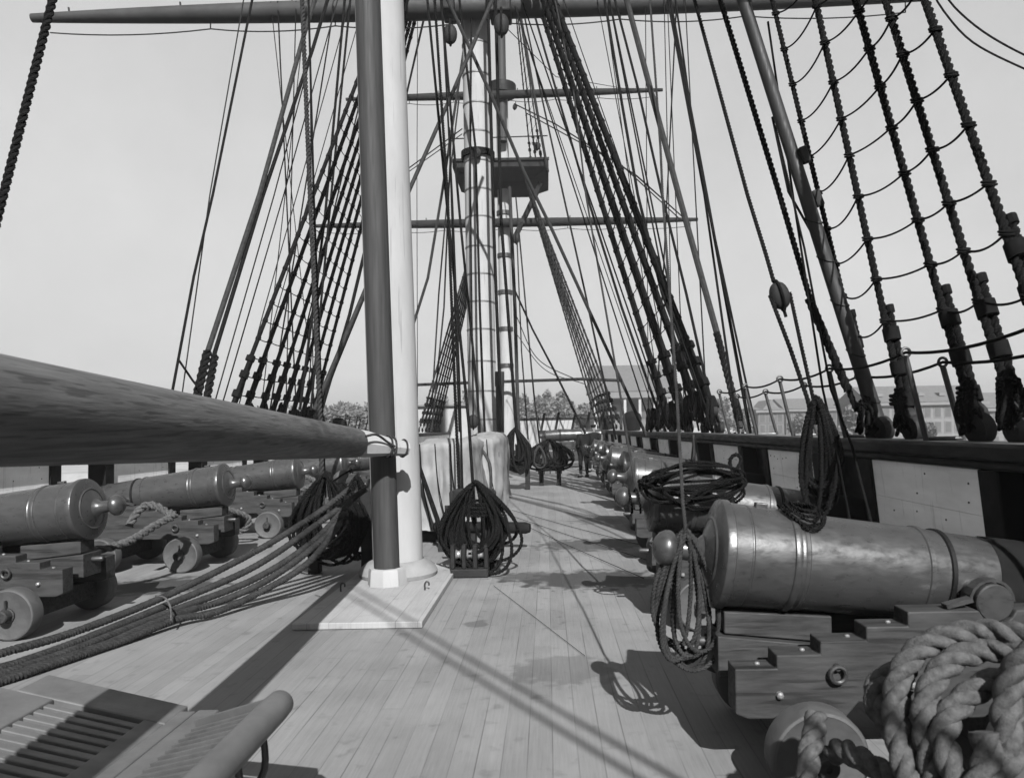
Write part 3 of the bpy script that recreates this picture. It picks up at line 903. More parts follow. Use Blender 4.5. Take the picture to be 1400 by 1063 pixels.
# near right shrouds, drawn through the photo's points
nz_b = [(1196, 586, 6.05), (1238, 566, 5.55), (1328, 560, 4.72), (1384, 556, 4.32), (1432, 480, 3.92)]
nz_t = [(1056, 0, 6.74), (1115, 0, 6.25), (1170, 0, 5.55), (1211, 0, 5.2), (1265, 0, 4.84)]
nt_ = thing('shroud_ladder', 'near rope ladder of heavy laid shrouds filling the upper right corner', 'shrouds', (2.6, 5, 1.5), GS)
NO = V((2.6, 5, 1.5))
SHR = []
for (ub, vb, yb), (ut, vt, yt) in zip(nz_b, nz_t):
    a, b = P(ub, vb, yb), P(ut, vt, yt)
    SHR.append((a, b))
    d = (b - a)
    top = a + d * 1.35
    s = MB()
    rr = 0.030 if ub > 1200 else 0.024
    s.rope([a - NO, top - NO, V((CX + 0.3, 8.0, 16.0)) - NO], rr, 3, rr * 5.4)
    so = s.build('shroud', MT['tar'], nt_)
    dn = d.normalized()
    sd = dn.cross(V((0, 1, 0))).normalized()
    dbl = MB()
    ln = 0.86 if ub > 1200 else 1.02
    off = -sd * rr * 1.75
    dbl.rope([a + off - NO, a + dn * ln + off - NO], rr * 0.95, 3, rr * 5.4)
    dbl.build('turned_end', MT['tar'], so)
    for q in (0.05, ln * 0.36, ln * 0.68):
        MB().tube([a + dn * q + off * 0.5 - NO, a + dn * (q + 0.10) + off * 0.5 - NO], [rr * 2.05, rr * 2.05], 14).build('seizing', MT['tar'], so)
    MB().tube([a + dn * (ln - 0.05) + off - NO, a + dn * (ln + 0.01) + off - NO], rr * 1.2, 10).build('rope_whipping', MT['tar'], so)
    de = MB()
    base = V((2.72, a.y - 0.12, 1.60))
    for q in (a - dn * 0.05, base):
        de.lathe([(-0.055, 0.05), (-0.04, 0.098), (0.04, 0.098), (0.055, 0.05)], q - NO, (1, 0.15, 0.2), 18)
    de.build('deadeye', MT['block'], so)
    ly = MB()
    for k in (-1, 0, 1):
        ly.rope([a - dn * 0.05 + V((-0.06, 0.05 * k, 0)) - NO, base + V((-0.06, 0.05 * k, 0)) - NO], 0.012, 3)
        ly.rope([a - dn * 0.05 + V((0.06, 0.05 * k, 0)) - NO, base + V((0.06, 0.05 * k, 0)) - NO], 0.012, 3)
    ly.build('lanyard', MT['tar'], so)

def on_line(i, v):
    (ub, vb, yb), (ut, vt, yt) = nz_b[i], nz_t[i]
    a, b = SHR[i]
    lo, hi = -0.3, 1.5
    for _ in range(40):
        mid = (lo + hi) / 2
        p = a.lerp(b, mid)
        x0, z0 = p.x / p.y * FPX, (p.z - HC) / p.y * FPX
        vv = V0 - (x0 * math.sin(ROLL) + z0 * math.cos(ROLL))
        if vv > v: lo = mid
        else: hi = mid
    return a.lerp(b, lo)

RAT = [(18, None), (67, 8), (115, 58, 15), (165, 112, 66, 25), (214, 162, 118, 74, 40), (263, 212, 174, 137, 102), (312, 268, 236, 204, 170), (361, 326, 300, 277, 250), (404, 381, 361, 342, 318), (455, 438, 423, 411, 405)]
rs_ = random.Random(5)
for row in RAT:
    m = MB()
    pts = [on_line(i, v) if v is not None else on_line(i, -28) for i, v in enumerate(row)]
    if len(pts) < 5:
        pts.append(on_line(len(row), (row[-1] if row[-1] is not None else -28) - 45))
    for i, (p, q) in enumerate(zip(pts[:-1], pts[1:])):
        dep = (0.055 if i == 0 else 0.03) * rs_.uniform(0.8, 1.5)
        m.tube([x - NO for x in sag(p, q, dep, 10)], 0.0078, 6)
    for i, p in enumerate(pts):
        d = (SHR[i][1] - SHR[i][0]).normalized()
        rr = 0.030 if i else 0.024
        for k in (-1, 0.6):
            m.tube([p - NO + d * (0.013 * k) + (V((1, 0, 0)) - d * d.x) * rr * 1.15 * math.cos(a) + V((0, 1, 0)) * rr * 1.15 * math.sin(a) + d * 0.012 * math.sin(a) for a in [j * math.pi / 7 for j in range(15)]], 0.0085, 6)
    m.build('ratline', MT['tar'], nt_)

# ------------------------------------------------------------------ single ropes
GR = 'single ropes of the running and standing rigging'
def rope(name, label, pts, r, m, laid=False, cat='rope', group=GR, smooth=False, ext=0.0):
    q = [P(*p) if len(p) == 3 else V(p[1:]) for p in pts]
    if ext:
        q[0] = q[0] + (q[0] - q[1]) * ext
    if smooth:
        q = spline(q, max(0.05, r * 2))
    mb = MB()
    if laid:
        mb.rope(q, r, 3, r * 5.4, 9 if r < 0.02 else 12)
    else:
        mb.tube(resample(q, 4.0), r, 7)
    return tag(mb.build(name, m), label, cat, group)

T, GY, FR = MT['tar'], MT['grey_rope'], MT['far_rope']
# left of the near mast
rope('shroud_rope', 'thick laid rope cutting across the upper left corner', [(82, -40, 8.05), (72, 0, 8.0), (0, 285, 7.6), (-77, 590, 7.1)], 0.046, T, True)
rope('brace_rope', 'thin rope, outermost at left, beside the darker line to the rail', [(340, -40, 14.5), (287, 266, 13.6), (246, 560, 12.6)], 0.012, FR)
rope('brace_rope', 'darker line, outermost at left, ending in a tackle above the boom', [(353, -40, 14.5), (291, 266, 13.6), (265, 378, 13.0), (231, 560, 12.4)], 0.024, T)
rope('backstay', 'pale thick backstay left of the left rope ladder, upper strand', [(440, -30, 16.8), (416, 47, 16.4), (355, 266, 15.0), (284, 481, 13.2), (268, 560, 12.8)], 0.050, GY)
rope('backstay', 'dark backstay close beside the pale one above the boom', [(457, -30, 17.0), (428, 66, 16.5), (360, 266, 15.1), (294, 481, 13.3), (279, 560, 12.9)], 0.040, T)
rope('hauling_rope', 'grey laid rope falling nearly upright from the top yard to the left coil', [(412, -30, 9.3), (424, 266, 8.8), (436, 532, 8.4), (439, 600, 8.4), (441, 690, 8.3)], 0.031, GY, True)
rope('hauling_rope', 'dark rope twin to the laid fall above the left coil', [(421, -30, 9.4), (429, 266, 9.0), (440, 560, 8.6), (445, 680, 8.4)], 0.014, T)
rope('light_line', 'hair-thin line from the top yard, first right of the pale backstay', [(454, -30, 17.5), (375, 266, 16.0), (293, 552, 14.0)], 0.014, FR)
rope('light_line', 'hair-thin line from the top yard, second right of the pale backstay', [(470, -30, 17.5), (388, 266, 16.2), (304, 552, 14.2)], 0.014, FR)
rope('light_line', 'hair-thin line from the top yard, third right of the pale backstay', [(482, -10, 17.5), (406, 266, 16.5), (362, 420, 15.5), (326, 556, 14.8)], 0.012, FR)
rope('clew_line', 'dark line just left of the near pole, left one of a pair', [(474, -30, 17.0), (457, 160, 16.6), (444, 300, 16.2), (410, 560, 15.6)], 0.030, T)
rope('clew_line', 'dark line just left of the near pole, right one of a pair', [(482, -30, 17.0), (467, 120, 16.6), (453, 266, 16.2), (425, 560, 15.7)], 0.026, T)
rope('stay_tail', 'dark stay beside the near pole, reaching the rail behind the boom', [(496, 355, 17.0), (478, 430, 17.0), (460, 491, 17.0), (431, 590, 17.0)], 0.040, T, ext=1.5)
rope('stay_tail', 'short dark stay lowest beside the near pole, above the boom', [(497, 405, 18.0), (458, 500, 18.0), (424, 590, 18.0)], 0.055, T, ext=1.5)
# between the masts
rope('crossing_stay', 'stay crossing before the hooped mast, falling from right to left', [(680, -16, 15.0), (621, 122, 14.4), (557, 266, 13.8), (500, 395, 13.2), (430, 560, 12.6)], 0.040, GY)
rope('crossing_stay', 'long stay crossing before the hooped mast, falling to the right rail', [(604, -18, 15.0), (668, 122, 15.4), (715, 232, 15.8), (754, 312, 16.1), (838, 495, 16.8), (884, 596, 17.2)], 0.038, GY)
rope('mast_fall', 'laid fall left of the hooped mast, ending in the coil on the bitts', [(593, -20, 10.5), (612, 266, 9.8), (622, 532, 9.2), (629, 700, 8.9)], 0.022, T, True)
rope('mast_fall', 'second fall ending in the coil on the bitts, close right of the laid one', [(603, -20, 10.6), (618, 266, 9.9), (628, 520, 9.3), (633, 690, 9.0)], 0.014, T)
rope('mast_fall', 'dark fall ending on top of the coil on the bitts', [(590, 60, 11.0), (612, 290, 10.2), (633, 500, 9.4), (641, 580, 9.1), (650, 715, 8.7)], 0.020, T, ext=0.4)
rope('mast_fall', 'black rope slanting down the left side of the hooped mast', [(602, -10, 17.0), (629, 300, 16.8), (652, 532, 16.6), (656, 596, 16.6)], 0.030, T)
rope('mast_fall', 'black rope slanting across the front of the hooped mast', [(627, -10, 17.2), (650, 202, 18.0), (656, 422, 17.4), (660, 532, 17.2), (663, 596, 17.2)], 0.030, T)
rope('mast_fall', 'thin upright line down the face of the hooped mast', [(645, -20, 18.1), (643, 232, 18.1), (645, 422, 18.0), (647, 560, 16.0)], 0.020, T)
rope('light_line', 'hair-thin upright line between the near and hooped masts', [(571, -10, 20), (570, 266, 20), (571, 600, 20)], 0.010, FR)
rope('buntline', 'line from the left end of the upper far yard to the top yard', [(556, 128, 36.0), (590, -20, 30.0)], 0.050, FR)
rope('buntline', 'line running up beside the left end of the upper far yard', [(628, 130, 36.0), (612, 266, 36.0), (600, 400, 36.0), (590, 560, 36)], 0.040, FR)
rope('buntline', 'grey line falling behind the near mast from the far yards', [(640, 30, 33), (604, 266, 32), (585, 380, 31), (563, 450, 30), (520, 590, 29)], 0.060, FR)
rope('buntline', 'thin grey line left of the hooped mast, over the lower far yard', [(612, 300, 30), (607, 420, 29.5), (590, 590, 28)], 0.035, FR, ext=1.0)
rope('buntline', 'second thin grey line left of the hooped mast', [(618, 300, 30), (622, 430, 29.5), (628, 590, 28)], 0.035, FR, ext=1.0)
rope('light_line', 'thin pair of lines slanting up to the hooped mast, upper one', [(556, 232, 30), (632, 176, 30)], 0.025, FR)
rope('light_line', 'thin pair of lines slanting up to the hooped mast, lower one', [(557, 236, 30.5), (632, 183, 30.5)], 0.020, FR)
# right of the hooped mast
rope('mast_fall', 'black rope close along the right edge of the hooped mast', [(668, 40, 17.6), (675, 311, 17.4), (679, 422, 17.3), (686, 590, 17.2)], 0.040, T, ext=0.3)
rope('mast_fall', 'black rope slanting down before the far mast', [(677, -10, 17.6), (685, 300, 17.4), (694, 422, 17.3), (706, 590, 17.2)], 0.040, T)
rope('mast_fall', 'thick grey rope right of the far mast foot', [(699, 310, 24), (704, 422, 23.5), (709, 600, 23)], 0.060, GY, ext=0.5)
rope('mast_fall', 'thin rope dropping from the low hanging block, left part', [(707, 333, 28), (713, 480, 26), (722, 600, 24)], 0.026, FR)
rope('mast_fall', 'thin rope dropping from the low hanging block, right part', [(709, 311, 28), (719, 422, 26.5), (730, 540, 25), (738, 606, 24)], 0.030, FR, ext=0.4)
rope('guy_line', 'slack line from the far mast down over the shore trees', [(703, 395, 27), (728, 450, 25), (757, 505, 23.5), (800, 592, 22)], 0.035, T)
rope('signal_line', 'sagging thin line above the shore trees, left one', [(705, 430, 34), (735, 490, 34), (790, 520, 34)], 0.022, FR, smooth=True)
rope('signal_line', 'sagging thin line above the shore trees, right one', [(705, 455, 33), (745, 505, 33), (800, 525, 33)], 0.018, FR, smooth=True)
rope('backstay', 'dark backstay from the far mast to its platform corner', [(706, -10, 35), (732, 140, 35), (749, 235, 35)], 0.07, FR)
rope('backstay', 'thin backstay passing the right corner of the far platform', [(710, -10, 30), (740, 130, 29), (770, 266, 27), (800, 400, 25), (831, 545, 23), (842, 600, 22)], 0.035, T)
rope('backstay', 'dark stay left of the dense right rope ladder, full height', [(722, -10, 23), (760, 122, 21.5), (802, 266, 20), (850, 420, 18.6), (892, 540, 17.4), (910, 590, 17)], 0.034, T)
rope('hauling_rope', 'laid fall running from the ladder top to the second gun knob', [(757, -10, 11), (785, 130, 9.8), (801, 266, 8.9), (847, 532, 7.3), (858, 600, 6.8), (870, 670, 6.45)], 0.013, GY, True)
rope('light_line', 'hair-thin line across the sky to the right end of the upper far yard', [(694, 40, 20), (760, 105, 24), (876, 125, 34)], 0.012, FR)
rope('yard_brace', 'brace from the right end of the lower far yard, upper strand', [(935, 298, 34), (870, 240, 26), (760, 170, 33), (703, 142, 35)], 0.030, FR)
rope('yard_brace', 'brace from the right end of the lower far yard, lower strand', [(930, 300, 34), (850, 226, 28), (720, 155, 34)], 0.026, FR)
rope('backstay', 'stay right of the dense ladder top, left of two', [(825, -10, 15.5), (850, 140, 15), (872, 266, 14.4), (905, 400, 13.6), (950, 520, 12.9), (975, 592, 12.4)], 0.030, T)
rope('backstay', 'stay right of the dense ladder top, right of two', [(838, -10, 15.5), (872, 120, 15), (905, 266, 14.2), (938, 400, 13.4), (965, 520, 12.8), (985, 592, 12.4)], 0.026, T)
rope('backstay', 'thick served backstay standing clear right of the dense ladder', [(854, -10, 13.2), (928, 266, 12.2), (982, 461, 11.4), (1000, 532, 11.1), (1012, 585, 10.9)], 0.050, GY)
sv = MB().rope([P(980, 455, 11.4), P(1000, 532, 11.1), P(1010, 575, 10.9)], 0.062, 3, 0.3)
tag(sv.build('rope_serving', MT['tar']), 'dark serving wrapped round the foot of the clear backstay', 'serving')
rope('hauling_rope', 'laid rope dropping to the knob of the right foreground gun', [(888, -10, 6.6), (903, 200, 5.5), (906, 266, 5.2), (925, 532, 4.2), (934, 690, 3.72), (938, 728, 3.65)], 0.0105, GY, True)
rope('halyard', 'paired thin halyard right of the served backstay, left strand', [(911, -10, 11.5), (963, 266, 10.9), (1001, 532, 10.3), (1010, 592, 10.2)], 0.018, T)
rope('halyard', 'paired thin halyard right of the served backstay, middle strand', [(914, -10, 11.5), (966, 266, 10.9), (1015, 532, 10.2), (1026, 592, 10.1)], 0.024, T)
rope('halyard', 'paired thin halyard right of the served backstay, right strand', [(922, -10, 11.5), (950, 190, 11.1), (970, 290, 10.7), (1022, 532, 10.1), (1036, 594, 9.9)], 0.016, T)
rope('tackle_rope', 'laid rope running down to the big pulley block on the right', [(947, -10, 7.4), (1022, 266, 6.7), (1048, 350, 6.4), (1058, 385, 6.3)], 0.020, T, True)
rope('tackle_fall', 'left fall below the big pulley block on the right', [(1053, 404, 6.3), (1080, 475, 6.1), (1104, 545, 5.95), (1112, 580, 5.9)], 0.020, T, True)
rope('tackle_fall', 'right fall below the big pulley block on the right', [(1080, 400, 6.3), (1095, 470, 6.1), (1112, 545, 5.95), (1118, 580, 5.9)], 0.018, T, True)
rope('shroud_rope', 'heavy laid shroud with a served foot, left of the leaning spar', [(982, -10, 7.0), (1066, 266, 6.6), (1107, 406, 6.35), (1155, 520, 6.15), (1172, 562, 6.1)], 0.028, T, True)
tag(MB().rope([P(1106, 408, 6.33), P(1130, 465, 6.25), P(1160, 534, 6.12)], 0.041, 3, 0.2).build('rope_serving', MT['tar']), 'thick served foot of the shroud left of the leaning spar', 'serving')
rope('light_line', 'thin line made fast to the leaning spar', [(1056, 160, 6.50), (1078, 262, 6.42), (1121, 338, 6.32)], 0.011, T)
rope('light_line', 'thin line dropping beside the leaning spar to the rail coil', [(1050, 30, 6.6), (1087, 286, 6.4), (1125, 532, 6.1), (1140, 600, 5.9), (1162, 712, 5.3)], 0.010, T)
rope('light_line', 'second thin line dropping to the rail coil, further right', [(1060, 172, 6.5), (1100, 340, 6.3), (1136, 532, 6.0), (1165, 610, 5.7), (1192, 716, 5.2)], 0.011, T, True)
rope('slack_line', 'slack line looping over the upper right corner, inner one', [(1270, -20, 4.2), (1290, 15, 4.2), (1330, 58, 4.1), (1400, 94, 4.0), (1440, 108, 3.9)], 0.0055, T, smooth=True)
rope('slack_line', 'slack line looping over the upper right corner, outer one', [(1284, -20, 4.2), (1305, 10, 4.2), (1345, 44, 4.1), (1400, 75, 4.0), (1440, 88, 3.9)], 0.0055, T, smooth=True)

for dx, lab in ((0.0, 'one of two vangs led aft from the right rail, inner one'), (0.17, 'one of two vangs led aft from the right rail, outer one')):
    a_, b_ = V((2.58 + dx, -1.37, 1.5)), V((-1.10 + dx, -4.53, 11.5))
    tag(MB().tube([a_, a_.lerp(b_, 0.5), b_], 0.021, 7).build('vang', MT['tar']), lab, 'rope', GR)
rnd = random.Random(77)
for i in range(13):
    y = 11.4 + 0.62 * i + rnd.uniform(-0.15, 0.15)
    top = V((CX + rnd.uniform(0.6, 5.5), 17.9, 12.25))
    tag(MB().tube(resample([V((2.62, y, 1.56)), top], 4.0), rnd.choice([0.011, 0.014, 0.018]), 6).build('pin_rail_fall', T), 'dark fall led up from the right rail among the shroud feet', 'rope', 'falls made fast among the right shroud feet')
for i in range(9):
    y = 14.2 + 0.6 * i + rnd.uniform(-0.15, 0.15)
    top = V((CX - rnd.uniform(0.6, 5.0), 17.9, 12.2))
    tag(MB().tube(resample([V((-5.9, y, 1.56)), top], 4.0), rnd.choice([0.011, 0.014, 0.018]), 6).build('pin_rail_fall', T), 'dark fall led up from the left rail among the shroud feet', 'rope', 'falls made fast among the left shroud feet')
# leaning spar on the right
sp = thing('leaning_spar', 'round dark spar leaning beside the near shrouds at right', 'spar')
sa, sb = P(1208, 601, 6.0), P(1003, -40, 6.7)
MB().tube([sa.lerp(sb, i / 12) for i in range(13)], [0.062 - 0.008 * i / 12 for i in range(13)], 24).build('spar_pole', MT['dark_pole'], sp)
for (u, v) in ((1099, 212), (1117, 271)):
    c = P(u, v, 6.35)
    MB().beam(c + V((0.03, 0, -0.07)), c + V((-0.02, 0, 0.07)), 0.06, 0.07).build('spar_cleat', MT['block'], sp, 0.012)
hl = MB()
rnd = random.Random(9)
for f in (0.08, 0.17, 0.27, 0.36, 0.44, 0.93):
    c = sa.lerp(sb, f)
    d = (sb - sa).normalized()
    n1 = d.cross(V((0, 1, 0))).normalized(); n2 = n1.cross(d)
    hl.tube([c + n1 * 0.064 * math.cos(a) + n2 * 0.064 * math.sin(a) + d * 0.06 * math.sin(a + 0.5) for a in [k * math.pi / 9 for k in range(19)]], 0.004, 5)
hl.build('spar_lashing', MT['tar'], sp)
# tackle at the left backstay foot
rope('tackle_rope', 'short tackle rope from the left lines to the backstay foot', [(243, 490, 12.6), (262, 518, 12.7), (275, 535, 12.8)], 0.020, T)

# served ends of the left backstays
sl = MB()
sl.rope([P(284, 480, 13.2), P(266, 556, 12.8)], 0.085, 4, 0.4)
sl.rope([P(294, 486, 13.3), P(281, 556, 12.9)], 0.075, 4, 0.4)
tag(sl.build('rope_serving', MT['tar']), 'thick pair of served backstay ends above the boom at left', 'serving')

# ------------------------------------------------------------------ rail irons and life lines
def rail_irons(sgn, x, ys, label_line, upper):
    pts_i, pts_o = [], []
    base = None
    for y in ys:
        t = base.copy() if base is not None else None
        if base is None:
            base = thing('rail_stanchion', 'grey iron stanchion with an eye on the cap rail, one of the row', 'stanchion', (x, y, 1.52), 'iron stanchions along the cap rails')
            for dx, h in ((0.02, 0.57), (0.27, 0.50)):
                m = MB()
                top = V((sgn * (dx - 0.13), 0, h))
                m.tube([(sgn * dx, 0, 0.0), top], 0.019, 10)
                m.tube([top + V((0.03 * math.cos(a), 0, 0.03 + 0.03 * math.sin(a))) for a in [k * math.pi / 7 for k in range(15)]], 0.010, 7)
                m.build('iron_post', MT['iron'], base)
            m = MB()
            m.tube(spline([(sgn * 0.02, 0, 0.012), (sgn * 0.15, 0, 0.012), (sgn * 0.27, 0, 0.012)], 0.05), 0.016, 8)
            m.build('foot_bar', MT['iron'], base)
            base.scale = (1, 1, 1)
        else:
            t = copy_tree(base)
            t.location = (x, y, 1.52)
        pts_i.append(V((x + sgn * (0.02 - 0.13), y, 1.52 + 0.60)))
        pts_o.append(V((x + sgn * (0.27 - 0.13), y, 1.52 + 0.53)))
    for pts, nm in ((pts_i, 'inner'), (pts_o, 'outer')):
        m = MB()
        for a, b in zip(pts[:-1], pts[1:]):
            m.tube(sag(a, b, 0.045, 8), 0.0105, 6)
        tag(m.build('life_line', MT['tar']), '%s rope strung through the iron eyes above the %s cap rail' % (nm, label_line), 'life line', 'life lines above the cap rails')

rail_irons(1, XR - 0.05, [2.3, 3.62, 4.96, 6.3, 7.64, 8.98, 10.32], 'right', True)
rail_irons(-1, XL + 0.05, [19.6, 20.9, 22.2, 23.5], 'left', True)

# ------------------------------------------------------------------ coils
GC = 'coils of rope hung about the deck'
def coil_path(top, n, w, h, axis, rnd, out=0.10, flare=0.25):
    """n hanging loops below 'top': each a long loop in the plane of axis and Z"""
    ax = V(axis).normalized()
    ot = V((0, 0, 1)).cross(ax).normalized()
    pts = []
    for i in range(n):
        hh = h * rnd.uniform(0.72, 1.0)
        ww = w * rnd.uniform(0.35, 1.0)
        oo = out * rnd.uniform(-1, 1)
        sh = w * 0.22 * rnd.uniform(-1, 1)
        base = V(top) + V((0, 0, rnd.uniform(-0.02, 0.02)))
        for k in range(12):
            a = k / 12 * 2 * math.pi
            s = (1 - math.cos(a)) / 2             # 0 at top .. 1 at bottom
            x = math.sin(a) * ww * 0.5 * (0.35 + 0.9 * s ** 0.8) + sh * s
            pts.append(base + ax * x - V((0, 0, hh * s)) + ot * (oo * (0.3 + 0.7 * s) + out * 0.25 * math.sin(a * 2 + i)))
    pts.append(pts[0])
    return pts

def coil(label, top, n, w, h, axis, r, m, seed, out=0.10, laid=True, wraps=None):
    t = thing('rope_coil', label, 'rope coil', top, GC)
    rnd = random.Random(seed)
    o = V(top)
    pts = [p - o for p in spline(coil_path(top, n, w, h, axis, rnd, out), 0.035)]
    mb = MB()
    if laid:
        mb.rope(pts, r, 3, r * 5.4, 9, r * 0.8, 0.36, 0.65)
    else:
        mb.tube(pts, r, 7)
    mb.build('coil_loops', m, t)
    if wraps:
        z0, ww, k = wraps
        wr = MB()
        ax = V(axis).normalized(); ot = V((0, 0, 1)).cross(ax)
        pp = []
        for i in range(k * 12 + 1):
            a = 2 * math.pi * i / 12
            pp.append(ax * ww * math.cos(a) + ot * ww * 0.7 * math.sin(a) + V((0, 0, z0 - r * 2.1 * i / 12)))
        wr.rope(pp, r, 3, r * 5.4, 9, r * 0.9)
        wr.build('coil_frapping', m, t)
    return t

# near gun coil: hangs from the knob
coil('pale flecked rope coil hanging from the knob of the right foreground gun', P(938, 727, 3.66), 9, 0.40, 0.80, (1, 0.15, 0), 0.0125, MT['grey_rope'], 11, 0.08)
# coil on bitts right of the near mast
coil('big dark rope coil draped over the carved bitts right of the near mast', P(650, 660, 8.35), 22, 0.86, 1.04, (1, 0.0, 0), 0.021, MT['tar'], 12, 0.20, True, (-0.20, 0.13, 4))
# coil left of the near mast
coil('dark rope coil hanging from the bitts left of the near mast, below the boom', P(446, 648, 8.3), 26, 0.80, 1.02, (1, 0.1, 0), 0.021, MT['tar'], 13, 0.2)
coil('second dark coil tight behind the near pole, below the boom', P(488, 652, 8.6), 14, 0.46, 0.98, (1, 0.2, 0), 0.021, MT['tar'], 14, 0.15)
# coil hanging from the right rail
coil('black rope coil hanging down the white bulwark from the right rail', P(1116, 545, 5.85), 9, 0.34, 0.98, (1, -0.3, 0), 0.019, MT['tar'], 15, 0.06)
# coils on the near shroud feet
for i, (u, v, y, lab) in enumerate(((1182, 545, 6.0, 'black coil at the foot of the leaning spar'), (1228, 534, 5.45, 'black coil hung on the rail right of the leaning spar'), (1322, 522, 4.62, 'black coil hung on the shroud foot between the two near stanchions'), (1378, 508, 4.22, 'black coil on the rail at the far right edge'))):
    coil(lab, P(u, v, y), 7, 0.26, 0.34 if i else 0.28, (0.4, 1, 0), 0.014, MT['tar'], 20 + i, 0.07, True, (-0.03, 0.075, 3))
rnd_c = random.Random(41)
for i in range(9):
    coil('dark hank of rope hung above the right rail among the shroud feet', (2.56, 11.6 + 0.85 * i + rnd_c.uniform(-0.1, 0.1), 2.12 + rnd_c.uniform(-0.08, 0.12)), 8, 0.34, 0.56, (0.2, 1, 0), 0.018, MT['tar'], 60 + i, 0.09, False)
for i in range(6):
    coil('dark hank of rope hung above the left rail among the shroud feet', (-5.86, 14.4 + 0.9 * i + rnd_c.uniform(-0.1, 0.1), 2.2 + rnd_c.uniform(-0.08, 0.12)), 8, 0.36, 0.6, (0.2, 1, 0), 0.018, MT['tar'], 80 + i, 0.09, False)
# far fife rail coils
coil('dark rope mass hanging on the pin rail right of the hooped mast', P(704, 586, 19.6), 30, 0.80, 1.18, (1, 0, 0), 0.030, MT['tar'], 31, 0.22, False)
coil('dark rope skirt hung on the low bitts, halfway to the man', P(751, 602, 20.8), 34, 1.20, 0.84, (1, 0.2, 0), 0.030, MT['tar'], 32, 0.3, False)
coil('loop of rope hanging left of the low bitts', P(737, 610, 20.4), 3, 0.36, 0.62, (1, 0, 0), 0.026, MT['grey_rope'], 33, 0.06, False)
coil('short coil hung on the right rail beyond the rope heap', P(948, 596, 11.6), 4, 0.34, 0.62, (0.3, 1, 0), 0.014, MT['grey_rope'], 34, 0.04, True)

# small flat coil lying on the near gun
t = thing('rope_coil', 'small flat rope coil lying on the right foreground gun barrel', 'rope coil', (1.27, 3.70, 1.235), GC)
mb = MB()
rnd = random.Random(4)
pts = []
for i in range(5 * 14):
    a = 2 * math.pi * i / 14
    rr = 0.105 - 0.012 * (i / 14) + rnd.uniform(-0.006, 0.006)
    x, y = rr * 1.1 * math.cos(a), -0.05 + rr * 1.5 * math.sin(a)
    rb_ = 0.252 - 0.05 * (x + 0.4)
    pts.append(V((x, y, math.sqrt(max(0.0, 0.262 ** 2 - y ** 2)) - 0.262 - 0.16 * x - 0.012 + 0.012 * (i // 28))))
mb.rope(spline(pts, 0.02), 0.009, 3, 0.06, 8, 0.012)
mb.build('coil_loops', MT['tar'], t)

# heap of rope over the second gun
t = thing('rope_heap', 'tangled heap of dark rope thrown over the second right gun', 'rope heap', (1.35, 6.0, 1.3), GC)
rnd = random.Random(8)
mb = MB()
o = V((1.35, 6.0, 1.3))
pts = []
hp = [(885, 660), (920, 640), (960, 634), (1005, 641), (1018, 650), (990, 662), (950, 676), (910, 668), (880, 655), (876, 665), (900, 680), (950, 684), (1000, 672), (1014, 655), (970, 645), (930, 650), (900, 662), (940, 690), (990, 690), (1012, 668), (1000, 648), (950, 640), (900, 645), (882, 652), (905, 672), (960, 668), (1010, 660)]
for k in range(3):
    for (u, v) in hp:
        pts.append(P(u + rnd.uniform(-6, 6), v + rnd.uniform(-4, 4) + 1.5 * k, 5.95 + rnd.uniform(-0.14, 0.10)) - o)
mb.rope(spline(pts, 0.04), 0.0135, 3, 0.072, 9, 0.011)
lp = spline([P(1010, 650, 5.9), P(1000, 640, 5.95), P(998, 628, 5.95), P(1006, 621, 5.95), P(1013, 627, 5.95), P(1008, 640, 5.92), P(985, 655, 5.9), P(950, 675, 5.85), P(935, 690, 5.8)], 0.03)
mb.rope([p - o for p in lp], 0.018, 3, 0.095, 9, 0.014)
mb.build('heap_loops', MT['tar'], t)
# turns round the second gun's knob
t = thing('rope_turns', 'turns of rope wound on the neck of the second right gun knob', 'rope turns', (0.68, 6.42, 1.0), GC)
mb = MB()
mb.rope([V((0.006 * i, 0.105 * math.cos(i * 0.52), 0.105 * math.sin(i * 0.52))) for i in range(50)], 0.012, 3, 0.08, 8, 0.02)
mb.build('rope_loops', MT['tar'], t)

# rope loops over the left carriages (breeching)
def px_rope(label, pts, r, m, name='breeching_rope', cat='rope', group='thick breeching ropes of the left guns'):
    q = spline([P(*p) for p in pts], r * 1.5)
    return tag(MB().rope(q, r, 3, r * 5.2, 15, r * 0.5).build(name, m), label, cat, group)
px_rope('thick laid rope looped in front of the second left gun', [(128, 752, 7.4), (150, 748, 7.5), (180, 738, 7.7), (212, 718, 8.0), (238, 704, 8.2), (228, 700, 8.3), (215, 692, 8.3), (200, 690, 8.3), (186, 702, 8.2), (177, 718, 8.1)], 0.048, MT['manila'])
px_rope('thick laid rope looped round the wheel of the third left gun', [(296, 684, 10.6), (308, 695, 10.7), (325, 700, 10.8), (340, 708, 10.9), (337, 722, 10.9), (322, 727, 10.9), (302, 726, 10.9)], 0.046, MT['manila'])
px_rope('thick laid rope heaped before the fourth left gun', [(384, 668, 13.3), (400, 655, 13.4), (420, 652, 13.5), (432, 660, 13.5), (415, 668, 13.4), (398, 676, 13.3), (386, 684, 13.3)], 0.05, MT['manila'])

